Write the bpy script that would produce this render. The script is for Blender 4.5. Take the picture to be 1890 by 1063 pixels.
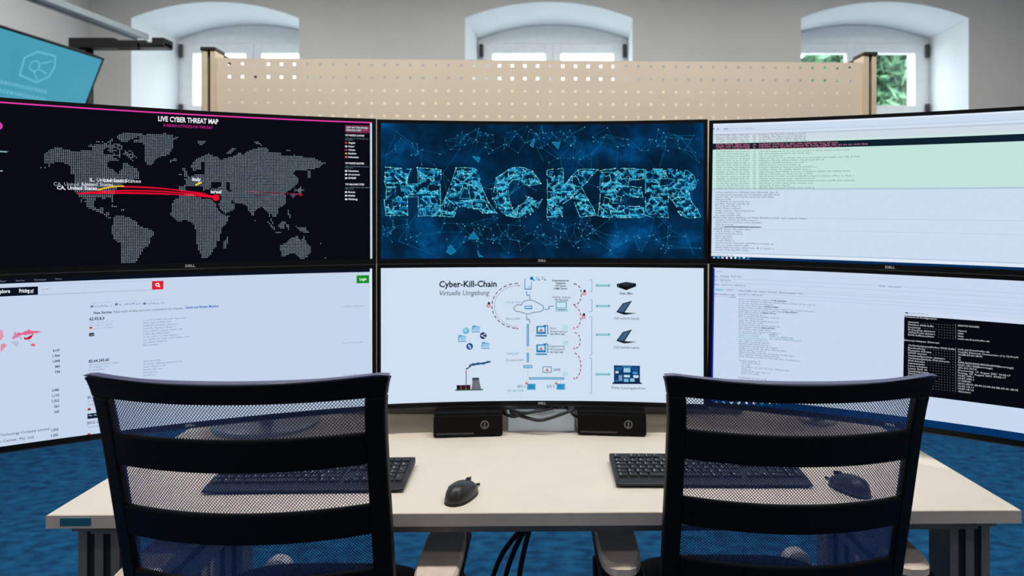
import bpy, bmesh, math, random
import numpy as np
from mathutils import Matrix, Vector

for o in list(bpy.data.objects):
    bpy.data.objects.remove(o, do_unlink=True)
SC = bpy.context.scene
COL = SC.collection
R = math.radians
FPX, CX, CY, CAMZ = 1250.0, 999.0, 406.0, 1.28

# ------------------------------------------------------------------ camera
cam = bpy.data.cameras.new('camera')
camo = bpy.data.objects.new('camera', cam)
COL.objects.link(camo)
camo.location = (0, 0, CAMZ)
camo.rotation_euler = (R(90), 0, 0)
cam.sensor_width = 36
cam.lens = FPX / 1890 * 36
cam.shift_x = -(CX - 945) / 1890
cam.shift_y = -(531.5 - CY) / 1890
cam.clip_start = 0.05
cam.dof.use_dof = True
cam.dof.focus_distance = 1.32
cam.dof.aperture_fstop = 4.0
SC.camera = camo

# ------------------------------------------------------------------ world: bright overcast sky
world = bpy.data.worlds.new('sky')
SC.world = world
world.use_nodes = True
wn = world.node_tree
bgn = wn.nodes['Background']
tcw = wn.nodes.new('ShaderNodeTexCoord')
nz = wn.nodes.new('ShaderNodeTexNoise')
nz.inputs['Scale'].default_value = 2.0
nz.inputs['Detail'].default_value = 4
wr = wn.nodes.new('ShaderNodeValToRGB')
wr.color_ramp.elements[0].color = (0.80, 0.88, 1.0, 1)
wr.color_ramp.elements[1].color = (1.0, 1.0, 1.0, 1)
wn.links.new(tcw.outputs['Generated'], nz.inputs['Vector'])
wn.links.new(nz.outputs['Fac'], wr.inputs['Fac'])
wn.links.new(wr.outputs['Color'], bgn.inputs['Color'])
bgn.inputs['Strength'].default_value = 7.4

# ------------------------------------------------------------------ view
SC.view_settings.view_transform = 'Standard'
SC.view_settings.look = 'None'
SC.view_settings.gamma = 1
SC.view_settings.use_curve_mapping = False
SC.view_settings.exposure = 0.0
SC.cycles.use_denoising = True
SC.cycles.max_bounces = 8
SC.cycles.transparent_max_bounces = 16
SC.cycles.sample_clamp_indirect = 4.0
SC.cycles.caustics_reflective = False
SC.cycles.caustics_refractive = False

# ceiling lamps: (x, y, watts); the lamp bodies are built with the ceiling
LAMPS = [(-0.75, 1.15, 25), (0.75, 1.15, 25), (-1.9, 3.3, 34), (0.2, 3.3, 34), (2.3, 3.3, 28), (-2.2, -0.6, 15), (2.6, -0.6, 15)]
CEIL = 3.15

# ------------------------------------------------------------------ materials
def lin(c):
    r = []
    for v in c[:3]:
        v = v / 255.0
        r.append(v / 12.92 if v <= 0.04045 else ((v + 0.055) / 1.055) ** 2.4)
    return tuple(r) + (1.0,)

_M = {}
def mat(name, rgb, rough=0.5, metal=0.0, var=0.06, scale=60.0, bump=0.0, bscale=200.0, spec=0.5, stretch=None, rgb2=None):
    """Principled surface with procedural colour variation and fine relief."""
    if name in _M:
        return _M[name]
    m = bpy.data.materials.new(name)
    m.use_nodes = True
    nt = m.node_tree
    b = nt.nodes['Principled BSDF']
    b.inputs['Roughness'].default_value = rough
    b.inputs['Metallic'].default_value = metal
    b.inputs['Specular IOR Level'].default_value = spec
    tc = nt.nodes.new('ShaderNodeTexCoord')
    mp = nt.nodes.new('ShaderNodeMapping')
    if stretch:
        mp.inputs['Scale'].default_value = stretch
    n = nt.nodes.new('ShaderNodeTexNoise')
    n.inputs['Scale'].default_value = scale
    n.inputs['Detail'].default_value = 4
    rp = nt.nodes.new('ShaderNodeValToRGB')
    c = lin(rgb)
    if rgb2 is None:
        a = tuple(max(0, v * (1 - var)) for v in c[:3]) + (1,)
        d = tuple(min(1, v * (1 + var)) for v in c[:3]) + (1,)
    else:
        a, d = c, lin(rgb2)
    rp.color_ramp.elements[0].color = a
    rp.color_ramp.elements[1].color = d
    rp.color_ramp.elements[0].position = 0.32
    rp.color_ramp.elements[1].position = 0.68
    nt.links.new(tc.outputs['Object'], mp.inputs['Vector'])
    nt.links.new(mp.outputs['Vector'], n.inputs['Vector'])
    nt.links.new(n.outputs['Fac'], rp.inputs['Fac'])
    nt.links.new(rp.outputs['Color'], b.inputs['Base Color'])
    if bump:
        n2 = nt.nodes.new('ShaderNodeTexNoise')
        n2.inputs['Scale'].default_value = bscale
        n2.inputs['Detail'].default_value = 3
        bp = nt.nodes.new('ShaderNodeBump')
        bp.inputs['Strength'].default_value = bump
        bp.inputs['Distance'].default_value = 0.004
        nt.links.new(mp.outputs['Vector'], n2.inputs['Vector'])
        nt.links.new(n2.outputs['Fac'], bp.inputs['Height'])
        nt.links.new(bp.outputs['Normal'], b.inputs['Normal'])
    _M[name] = m
    return m

def glow(rgb, strength=1.0):
    """Emission of one display colour."""
    key = 'display_%d_%d_%d_%d' % (rgb[0], rgb[1], rgb[2], int(strength * 100))
    if key in _M:
        return _M[key]
    m = bpy.data.materials.new(key)
    m.use_nodes = True
    nt = m.node_tree
    nt.nodes.clear()
    e = nt.nodes.new('ShaderNodeEmission')
    e.inputs['Color'].default_value = lin(rgb)
    e.inputs['Strength'].default_value = strength
    out = nt.nodes.new('ShaderNodeOutputMaterial')
    nt.links.new(e.outputs[0], out.inputs[0])
    _M[key] = m
    return m

def glass_mat():
    m = bpy.data.materials.new('window_glass')
    m.use_nodes = True
    nt = m.node_tree
    nt.nodes.clear()
    t = nt.nodes.new('ShaderNodeBsdfTransparent')
    t.inputs['Color'].default_value = (0.93, 0.97, 0.96, 1)
    g = nt.nodes.new('ShaderNodeBsdfGlossy')
    g.inputs['Roughness'].default_value = 0.02
    mx = nt.nodes.new('ShaderNodeMixShader')
    mx.inputs[0].default_value = 0.06
    out = nt.nodes.new('ShaderNodeOutputMaterial')
    nt.links.new(t.outputs[0], mx.inputs[1])
    nt.links.new(g.outputs[0], mx.inputs[2])
    nt.links.new(mx.outputs[0], out.inputs[0])
    return m

M = dict(
    wall=mat('grey_wall_paint', (190, 190, 189), 0.9, var=0.03, scale=3, bump=0.12, bscale=120),
    reveal=mat('white_plaster', (226, 231, 236), 0.9, var=0.02, scale=4),
    ceil=mat('ceiling_white', (225, 225, 222), 0.95, var=0.02, scale=3),
    carpet=mat('blue_carpet', (6, 50, 88), 0.95, var=0.2, scale=18, bump=0.6, bscale=260, spec=0.1, stretch=(0.8, 1.4, 1), rgb2=(22, 88, 132)),
    winframe=mat('window_paint', (240, 243, 246), 0.6, var=0.03, scale=20),
    iron=mat('dark_iron', (60, 64, 68), 0.45, 0.6),
    silver=mat('silver_metal', (190, 194, 198), 0.32, 0.9),
    alu=mat('aluminium_profile', (138, 130, 124), 0.45, 0.25, var=0.05, scale=12, stretch=(1, 1, 0.05)),
    groove=mat('profile_groove', (22, 26, 34), 0.7),
    desk=mat('desk_laminate', (227, 217, 202), 0.42, var=0.025, scale=14, bump=0.03, bscale=300, spec=0.4),
    deskedge=mat('desk_edge_band', (214, 198, 188), 0.5, var=0.04, scale=30),
    deskrail=mat('desk_rail_metal', (128, 120, 116), 0.45, 0.3),
    peg=mat('beige_perforated_steel', (224, 209, 190), 0.5, var=0.02, scale=6),
    peg_lit=mat('brightened_beige_steel', (240, 230, 208), 0.55, var=0.02, scale=6),  # rear panel's beige made paler, with the light on it put in
    post=mat('beige_post', (214, 196, 172), 0.45, var=0.03, scale=20),
    postgroove=mat('brown_groove', (86, 70, 58), 0.6),
    cap=mat('dark_brown_cap', (44, 36, 34), 0.5),
    bezel=mat('black_bezel', (8, 9, 10), 0.45, var=0.1, scale=90, spec=0.22),
    lip=mat('dark_grey_lip', (40, 41, 44), 0.35, spec=0.5),
    back=mat('silver_back_cover', (120, 124, 130), 0.4, 0.4),
    logo=mat('logo_silver', (225, 226, 230), 0.35, 0.2),
    black=mat('black_plastic', (13, 13, 14), 0.5, var=0.1, scale=80, spec=0.3),
    blackgloss=mat('black_gloss', (9, 9, 10), 0.55, var=0.1, scale=80, spec=0.12),
    chair=mat('chair_black', (5, 5, 6), 0.55, var=0.12, scale=120, bump=0.1, bscale=500, spec=0.22),
    fabric=mat('chair_fabric', (14, 15, 18), 0.95, var=0.15, scale=300, bump=0.3, bscale=900, spec=0.1),
    mesh=mat('navy_mesh_thread', (24, 62, 128), 0.6, var=0.15, scale=200, spec=0.3),
    rim_highlight=mat('rim_highlight_blue', (70, 74, 104), 0.45, var=0.1, scale=200),
    pad=mat('grey_arm_pad', (226, 208, 195), 0.6, var=0.08, scale=40),
    key=mat('key_black', (24, 25, 28), 0.55, var=0.1, scale=90),
    kbody=mat('keyboard_black', (18, 18, 20), 0.5, var=0.1, scale=90),
    legend=mat('key_legend_grey', (168, 172, 178), 0.7),
    mouse=mat('mouse_grey_black', (38, 36, 36), 0.38, var=0.08, scale=60),
    mousedark=mat('mouse_black', (12, 12, 13), 0.35),
    cable=mat('black_cable', (16, 17, 22), 0.5, var=0.1, scale=120),
    sticker=mat('teal_sticker', (28, 104, 132), 0.5),
    duct=mat('grey_cable_duct', (140, 137, 132), 0.5, var=0.04, scale=20),
    mount=mat('pale_mount_plate', (176, 190, 204), 0.3, 0.5, var=0.05, scale=10),
    emblem=mat('emblem_grey', (104, 104, 106), 0.4, 0.3),
    dimtext=mat('dim_print_grey', (70, 70, 70), 0.6),
    rail=mat('grey_rail', (142, 152, 158), 0.4, 0.4, var=0.05, scale=12),
    footbeam=mat('dark_foot_beam', (30, 38, 52), 0.6),
    foot=mat('grey_round_foot', (150, 150, 156), 0.4, 0.2),
    chrome=mat('chrome', (205, 206, 210), 0.12, 1.0, var=0.02),
    bark=mat('tree_bark', (84, 66, 50), 0.9, var=0.25, scale=12, bump=0.5, bscale=30),
    lamp=mat('lamp_white', (228, 228, 226), 0.5),
    bounce_ground=mat('pale_bounce_ground', (196, 194, 186), 0.95, var=0.06, scale=3),
)
M['glass'] = glass_mat()
M['diffuser'] = glow((255, 250, 240), 3.0)

# ------------------------------------------------------------------ mesh helpers
class MB:
    def __init__(s):
        s.v, s.f, s.m = [], [], []
    def add(s, vs, fs, mi=0):
        o = len(s.v)
        s.v += [tuple(p) for p in vs]
        s.f += [tuple(i + o for i in f) for f in fs]
        s.m += [mi] * len(fs)
        return s
    def box(s, x0, x1, y0, y1, z0, z1, mi=0):
        vs = [(x0, y0, z0), (x1, y0, z0), (x1, y1, z0), (x0, y1, z0), (x0, y0, z1), (x1, y0, z1), (x1, y1, z1), (x0, y1, z1)]
        return s.add(vs, [(0, 3, 2, 1), (4, 5, 6, 7), (0, 1, 5, 4), (1, 2, 6, 5), (2, 3, 7, 6), (3, 0, 4, 7)], mi)
    def prism(s, poly, y0, y1, mi=0):
        """poly in (x, z), extruded along y"""
        n = len(poly)
        vs = [(p[0], y0, p[1]) for p in poly] + [(p[0], y1, p[1]) for p in poly]
        fs = [tuple(range(n)), tuple(range(2 * n - 1, n - 1, -1))]
        fs += [(i, i + n, (i + 1) % n + n, (i + 1) % n) for i in range(n)]
        return s.add(vs, fs, mi)
    def tube(s, pts, r, n=8, mi=0, closed=False):
        pts = [Vector(p) for p in pts]
        rs = r if isinstance(r, (list, tuple)) else [r] * len(pts)
        vs, fs = [], []
        prev = None
        for i, p in enumerate(pts):
            a = pts[max(i - 1, 0)]
            b = pts[min(i + 1, len(pts) - 1)]
            t = (b - a).normalized()
            if prev is None:
                ref = Vector((0, 0, 1)) if abs(t.z) < 0.9 else Vector((1, 0, 0))
                u = t.cross(ref).normalized()
            else:
                u = (prev - t * prev.dot(t)).normalized()
            prev = u
            w = t.cross(u)
            for k in range(n):
                a_ = 2 * math.pi * k / n + math.pi / n
                vs.append(p + (u * math.cos(a_) + w * math.sin(a_)) * rs[i])
        for i in range(len(pts) - 1):
            for k in range(n):
                fs.append((i * n + k, i * n + (k + 1) % n, (i + 1) * n + (k + 1) % n, (i + 1) * n + k))
        fs.append(tuple(range(n - 1, -1, -1)))
        fs.append(tuple(range((len(pts) - 1) * n, len(pts) * n)))
        return s.add(vs, fs, mi)
    def lathe(s, prof, n=24, c=(0, 0, 0), axis='z', mi=0):
        """prof: list of (radius, height); revolved about an axis through c"""
        vs, fs = [], []
        for r_, h in prof:
            for k in range(n):
                a = 2 * math.pi * k / n
                x, y = r_ * math.cos(a), r_ * math.sin(a)
                p = (x, y, h) if axis == 'z' else ((x, h, y) if axis == 'y' else (h, x, y))
                vs.append((p[0] + c[0], p[1] + c[1], p[2] + c[2]))
        for i in range(len(prof) - 1):
            for k in range(n):
                fs.append((i * n + k, i * n + (k + 1) % n, (i + 1) * n + (k + 1) % n, (i + 1) * n + k))
        fs.append(tuple(range(n - 1, -1, -1)))
        fs.append(tuple(range((len(prof) - 1) * n, len(prof) * n)))
        return s.add(vs, fs, mi)
    def build(s, name, mats, parent=None, smooth=False, bevel=0.0, seg=2, loc=None, rot=None):
        me = bpy.data.meshes.new(name)
        me.from_pydata(s.v, [], s.f)
        if not isinstance(mats, (list, tuple)):
            mats = [mats]
        for m in mats:
            me.materials.append(m)
        if len(mats) > 1:
            me.polygons.foreach_set('material_index', s.m)
        bm = bmesh.new()
        bm.from_mesh(me)
        bmesh.ops.recalc_face_normals(bm, faces=bm.faces)
        bm.to_mesh(me)
        bm.free()
        if smooth:
            me.polygons.foreach_set('use_smooth', [True] * len(me.polygons))
        me.update()
        return link(name, me, parent, bevel, seg, loc, rot)

def link(name, me, parent=None, bevel=0.0, seg=2, loc=None, rot=None):
    o = bpy.data.objects.new(name, me)
    COL.objects.link(o)
    if parent:
        o.parent = parent
    if loc:
        o.location = loc
    if rot:
        o.rotation_euler = rot
    if bevel:
        b = o.modifiers.new('bevel', 'BEVEL')
        b.width = bevel
        b.segments = seg
        b.limit_method = 'ANGLE'
        b.angle_limit = R(40)
    return o

def empty(name, loc=(0, 0, 0), rz=0.0):
    o = bpy.data.objects.new(name, None)
    o.empty_display_size = 0.1
    COL.objects.link(o)
    o.location = loc
    o.rotation_euler = (0, 0, rz)
    return o

def tag(o, label, cat, group=None):
    o['label'] = label
    o['category'] = cat
    if group:
        o['group'] = group
    return o

def struct(o, label=None, cat=None):
    o['kind'] = 'structure'
    if label:
        o['label'] = label
        o['category'] = cat
    return o

def catmull(pts, k=6):
    out = []
    P = [Vector(p) for p in pts]
    P = [P[0]] + P + [P[-1]]
    for i in range(1, len(P) - 2):
        for j in range(k):
            t = j / k
            a, b, c, d = P[i - 1], P[i], P[i + 1], P[i + 2]
            out.append(0.5 * ((2 * b) + (c - a) * t + (2 * a - 5 * b + 4 * c - d) * t * t + (3 * b - a - 3 * c + d) * t ** 3))
    out.append(P[-2])
    return out

# ================================================================== ROOM
WY = 4.85            # plane of the window wall
XL, XR, YF = -3.23, 4.3, -2.4
RD = 0.565           # depth of the window reveals
SK = 0.04            # reveals run slightly askew
SILL, SPR, CRN = 0.86, 2.727, 2.842
WINX = [-2.336, 0.054, 2.46]
HW = 0.60

struct(MB().box(XL, XR, YF, WY + 0.05, -0.1, 0.0).build('floor', M['carpet']), 'blue mottled carpet covering the room floor', 'floor')
struct(MB().box(XL, XR, YF, WY + 0.05, CEIL, CEIL + 0.1).build('ceiling', M['ceil']), 'plain white ceiling above the room', 'ceiling')
struct(MB().box(XL - 0.15, XL, YF, WY + 0.05, 0, CEIL).build('wall_left', M['wall']), 'plain light grey side wall behind the hanging display', 'wall')
struct(MB().box(XR, XR + 0.15, YF, WY + 0.05, 0, CEIL).build('wall_right', M['wall']), 'plain grey side wall on the far right', 'wall')
struct(MB().box(XL, XR, YF - 0.15, YF, 0, CEIL).build('wall_front', M['wall']), 'plain grey wall behind the viewer', 'wall')

def arc_pts(cx, hw, spr, crn, n=24):
    h = crn - spr
    rad = (hw * hw + h * h) / (2 * h)
    a = math.asin(hw / rad)
    return [(cx + rad * math.sin(-a + 2 * a * i / n), crn - rad + rad * math.cos(-a + 2 * a * i / n)) for i in range(n + 1)]

wb = MB()
def q(a, b, c, d, mi=0):
    wb.add([a, b, c, d], [(0, 1, 2, 3)], mi)
edges = [XL]
for c in WINX:
    edges += [c - HW, c + HW]
edges += [XR]
for i in range(0, len(edges), 2):
    q((edges[i], WY, 0), (edges[i + 1], WY, 0), (edges[i + 1], WY, CEIL), (edges[i], WY, CEIL))
YB = WY + RD         # plane of the windows
YO = YB + 0.32       # outer face
for c in WINX:
    x0, x1 = c - HW, c + HW
    q((x0, WY, 0), (x1, WY, 0), (x1, WY, SILL), (x0, WY, SILL))
    A = arc_pts(c, HW, SPR, CRN)
    for i in range(len(A) - 1):
        (ax, az), (bx, bz) = A[i], A[i + 1]
        q((ax, WY, az), (bx, WY, bz), (bx, WY, CEIL), (ax, WY, CEIL))
        q((ax, WY, az), (bx, WY, bz), (bx + SK, YB, bz), (ax + SK, YB, az), 1)
        q((ax + SK, YB, az), (bx + SK, YB, bz), (bx + SK, YO, bz), (ax + SK, YO, az), 1)
    for xx in (x0, x1):
        q((xx, WY, SILL), (xx + SK, YB, SILL), (xx + SK, YB, SPR), (xx, WY, SPR), 1)
        q((xx + SK, YB, SILL), (xx + SK, YO, SILL), (xx + SK, YO, SPR), (xx + SK, YB, SPR), 1)
    q((x0, WY, SILL), (x1, WY, SILL), (x1 + SK, YO, SILL), (x0 + SK, YO, SILL), 1)
struct(wb.build('wall_back', [M['wall'], M['reveal']]), 'grey window wall with three deep white arched niches', 'wall')

def make_window(idx, cx, label):
    w = empty('window_%d' % idx, (cx + SK, YB, SILL))
    struct(w, label, 'window')
    top = SPR - SILL
    # fixed frame: arched head panel above the sashes plus two jambs and the bottom rail
    A = [(x - cx, z - SILL) for x, z in arc_pts(cx, HW - 0.002, SPR - 0.004, CRN - 0.004)]
    st = top - 0.035
    MB().prism([(HW - 0.002, st), (-HW + 0.002, st)] + A, 0.0, 0.07).build('head_panel', M['winframe'], w)
    for s in (-1, 1):
        xs = sorted((s * (HW - 0.002), s * (HW - 0.03)))
        MB().box(xs[0], xs[1], 0.0, 0.07, 0.0, st).build('jamb', M['winframe'], w)
    MB().box(-HW + 0.03, HW - 0.03, 0.0, 0.07, 0.0, 0.05).build('bottom_rail', M['winframe'], w)
    # two casements with two panes each
    zt, zm0, zm1, zb = 2.61 - SILL, 2.195 - SILL, 2.10 - SILL, 0.14
    for s in (-1, 1):
        a, b = 0.001, HW - 0.032
        p0, p1 = 0.063, 0.484
        sash = MB()
        def bx(u0, u1, z0, z1, y0=-0.012, y1=0.045):
            xs = sorted((s * u0, s * u1))
            sash.box(xs[0], xs[1], y0, y1, z0, z1)
        bx(a, p0, 0.05, st - 0.003)
        bx(p1, b, 0.05, st - 0.003)
        bx(p0, p1, zt, st - 0.003)
        bx(p0, p1, zm1, zm0)
        bx(p0, p1, 0.05, zb)
        so = sash.build('sash', M['winframe'], w, bevel=0.004)
        for z0, z1 in ((zb, zm1), (zm0, zt)):
            xs = sorted((s * p0, s * p1))
            MB().box(xs[0], xs[1], 0.014, 0.018, z0, z1).build('pane', M['glass'], so)
        for hz in (2.575 - SILL, 2.10 - SILL, 0.25):
            MB().tube([(s * (b + 0.002), -0.03, hz), (s * (b + 0.002), -0.03, hz + 0.10)], 0.016, 10).build('hinge', M['iron'], so, smooth=False)
    MB().box(-0.011, 0.011, 0.045, 0.055, 0.05, st - 0.004).build('astragal', M['winframe'], w)
    hd = MB().box(-0.018, 0.018, -0.03, -0.012, 0.85, 1.0)
    hd.tube([(0, -0.045, 0.93), (0, -0.05, 0.81)], 0.009, 8)
    hd.tube([(0, -0.012, 0.93), (0, -0.05, 0.93)], 0.009, 8)
    hd.build('handle', M['silver'], w)
    return w

make_window(1, WINX[0], 'arched window in the niche nearest the hanging teal display')
make_window(2, WINX[1], 'arched window in the middle niche above the perforated partition')
make_window(3, WINX[2], 'arched window with green tree outside, in the right niche')

# ------------------------------------------------------------------ outdoors
struct(MB().box(-14, 16, YO + 0.02, 26, -0.35, -0.3).build('floor_ground', M['bounce_ground']), 'pale ground outside the windows', 'ground')  # unseen ground, kept pale to bounce daylight up into the window niches
def leafmat():
    return mat('tree_leaves', (34, 84, 56), 0.6, var=0.4, scale=2.2, spec=0.2, rgb2=(134, 178, 140))
def tree(x, y, h, rad, seed, label):
    rng = random.Random(seed)
    t = empty('tree', (x, y, -0.3))
    MB().tube(catmull([(0, 0, 0), (0.06, 0.03, h * 0.3), (-0.05, 0, h * 0.6), (0, 0.04, h * 0.9)], 4), [0.17 - 0.011 * i for i in range(13)], 10).build('trunk', M['bark'], t, smooth=True)
    for k in range(5):
        a = k * 1.256 + rng.random()
        MB().tube([(0, 0, h * (0.42 + 0.07 * k)), (0.5 * rad * math.cos(a), 0.5 * rad * math.sin(a), h * (0.58 + 0.06 * k))], [0.06, 0.025], 7).build('branch', M['bark'], t, smooth=True)
    lv = MB()
    blobs = []
    for _ in range(60):
        a, e = rng.random() * 6.283, rng.uniform(-0.9, 1.0)
        rr = rad * rng.uniform(0.35, 0.9)
        blobs.append((rr * math.cos(a) * math.cos(e), rr * math.sin(a) * math.cos(e), h * 0.66 + rr * 1.05 * math.sin(e), rng.uniform(0.25, 0.42) * rad))
    for bx_, by_, bz_, br in blobs:
        for _ in range(230):
            d = Vector((rng.gauss(0, 1), rng.gauss(0, 1), rng.gauss(0, 1))).normalized() * br * rng.uniform(0.5, 1.0) 
            c = Vector((bx_, by_, bz_)) + d
            u = Vector((rng.gauss(0, 1), rng.gauss(0, 1), rng.gauss(0, 1))).normalized()
            w_ = u.orthogonal().normalized()
            s_ = rng.uniform(0.06, 0.12)
            lv.add([c - u * s_, c + w_ * s_ * 0.5, c + u * s_, c - w_ * s_ * 0.5], [(0, 1, 2, 3)])
    f = lv.build('foliage', leafmat(), t)
    f['kind'] = 'stuff'
    return tag(t, label, 'tree')
tree(4.3, 9.2, 4.7, 1.45, 5, 'leafy green tree standing outside the right arched window')
tree(5.9, 13.6, 6.6, 1.8, 9, 'paler leafy tree farther back outside the right arched window')

# ------------------------------------------------------------------ ceiling lamps
for i, (lx, ly, lw) in enumerate(LAMPS):
    t = empty('ceiling_lamp', (lx, ly, CEIL))
    L_, W_ = 1.2, 0.26
    MB().box(-L_ / 2, L_ / 2, -W_ / 2, W_ / 2, -0.05, 0.0).build('housing', M['lamp'], t, bevel=0.006)
    MB().box(-L_ / 2 + 0.02, L_ / 2 - 0.02, -W_ / 2 + 0.02, W_ / 2 - 0.02, -0.058, -0.05).build('diffuser', M['diffuser'], t)
    tag(t, ['long white ceiling lamp above the left half of the desk', 'long white ceiling lamp above the right half of the desk',
            'white ceiling lamp behind the partition, on the left', 'white ceiling lamp behind the partition, in the middle',
            'white ceiling lamp behind the partition, on the right', 'white ceiling lamp behind the viewer on the left',
            'white ceiling lamp behind the viewer on the right'][i], 'lamp', 'ceiling lamps')
    ld = bpy.data.lights.new('lamp_light', 'AREA')
    ld.shape = 'RECTANGLE'
    ld.size, ld.size_y = L_, W_
    ld.energy = lw
    ld.color = (1.0, 0.965, 0.91)
    lo = bpy.data.objects.new('lamp_light', ld)
    COL.objects.link(lo)
    lo.parent = t
    lo.location = (0, 0, -0.065)

# ================================================================== PARTITIONS
def partition(name, x, y, rz, hl, ztop, holes, panel_mat, label):
    t = empty(name, (x, y, 0), rz)
    pb = MB()
    z0 = 0.80
    if holes:
        pit, hs, th = 0.038, 0.0042, 0.002
        nc = int((2 * hl - 0.03) / pit)
        xs0 = -nc * pit / 2
        rows = int((ztop - z0) / pit)
        zt = ztop - 0.0
        # border strips around the grid of square holes
        gx0, gx1 = xs0, xs0 + nc * pit
        gz1 = ztop + 0.003
        gz0 = gz1 - rows * pit
        for (a, b, c, d) in ((-hl, gx0, gz0, gz1 - 0.003), (gx1, hl, gz0, gz1 - 0.003), (-hl, hl, z0, gz0)):
            pb.box(a, b, 0, th, c, d)
        for r_ in range(rows):
            for c_ in range(nc):
                cx, cz = gx0 + (c_ + 0.5) * pit, gz1 - (r_ + 0.5) * pit
                h = pit / 2
                zt2 = min(cz + h, ztop)
                o = [(cx - h, cz - h), (cx + h, cz - h), (cx + h, zt2), (cx - h, zt2)]
                n = [(cx - hs, cz - hs), (cx + hs, cz - hs), (cx + hs, cz + hs), (cx - hs, cz + hs)]
                vs = [(p[0], 0, p[1]) for p in o] + [(p[0], 0, p[1]) for p in n] + [(p[0], th, p[1]) for p in n] + [(p[0], th, p[1]) for p in o]
                fs = []
                for k in range(4):
                    k2 = (k + 1) % 4
                    fs += [(k, k2, 4 + k2, 4 + k), (4 + k, 4 + k2, 8 + k2, 8 + k), (8 + k, 8 + k2, 12 + k2, 12 + k)]
                pb.add(vs, fs)
        pb.box(-hl, hl, 0.0, 0.018, ztop - 0.0005, ztop + 0.001)
    else:
        pb.box(-hl, hl, 0, 0.012, z0, ztop)
    pb.build('panel', panel_mat, t)
    for s in (-1, 1):
        a = s * (hl + 0.003)
        b = s * (hl + 0.043)
        xs = sorted((a, b))
        p = MB()
        p.box(xs[0], xs[0] + 0.017, -0.012, 0.05, 0.04, ztop + 0.02)
        p.box(xs[1] - 0.014, xs[1], -0.012, 0.05, 0.04, ztop + 0.02)
        p.box(xs[0] + 0.017, xs[1] - 0.014, -0.002, 0.046, 0.04, ztop + 0.02, 1)
        po = p.build('post', [M['post'], M['postgroove']], t, bevel=0.001, seg=1)
        MB().box(xs[0] - 0.002, xs[1] + 0.002, -0.016, 0.054, ztop + 0.02, ztop + 0.031).build('cap', M['cap'], po, bevel=0.003)
        if holes:
            MB().box(xs[0] + 0.012, xs[1] - 0.010, 0.054, 0.36, ztop + 0.014, ztop + 0.029).build('cross_arm', M['cap'], t, bevel=0.002)
        xm = (xs[0] + xs[1]) / 2
        y1 = 0.36 if holes else 0.14
        MB().box(xm - 0.02, xm + 0.02, -0.06, y1, 0.012, 0.05).build('foot_beam', M['footbeam'], t, bevel=0.004)
        if holes:
            fo = MB()
            fo.lathe([(0.0, -0.02), (0.034, -0.02), (0.048, -0.012), (0.05, 0.0), (0.05, 0.03), (0.045, 0.04), (0.0, 0.04)], 28, (xm - s * 0.07, 0.36, 0.05), 'y')
            fo.box(min(xm, xm - s * 0.07), max(xm, xm - s * 0.07), 0.345, 0.36, 0.03, 0.05)
            fo.build('round_foot', M['foot'], t)
    tag(t, label, 'partition')
    return t
partition('perforated_partition', 0.008, 2.032, R(1.76), 0.965, 1.758, True, M['peg'], 'beige perforated steel partition standing behind the wall of monitors')
partition('rear_partition', 0.0, 2.50, R(1.76), 1.18, 1.785, False, M['peg_lit'], 'plain beige partition panel hidden behind the perforated one')

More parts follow.
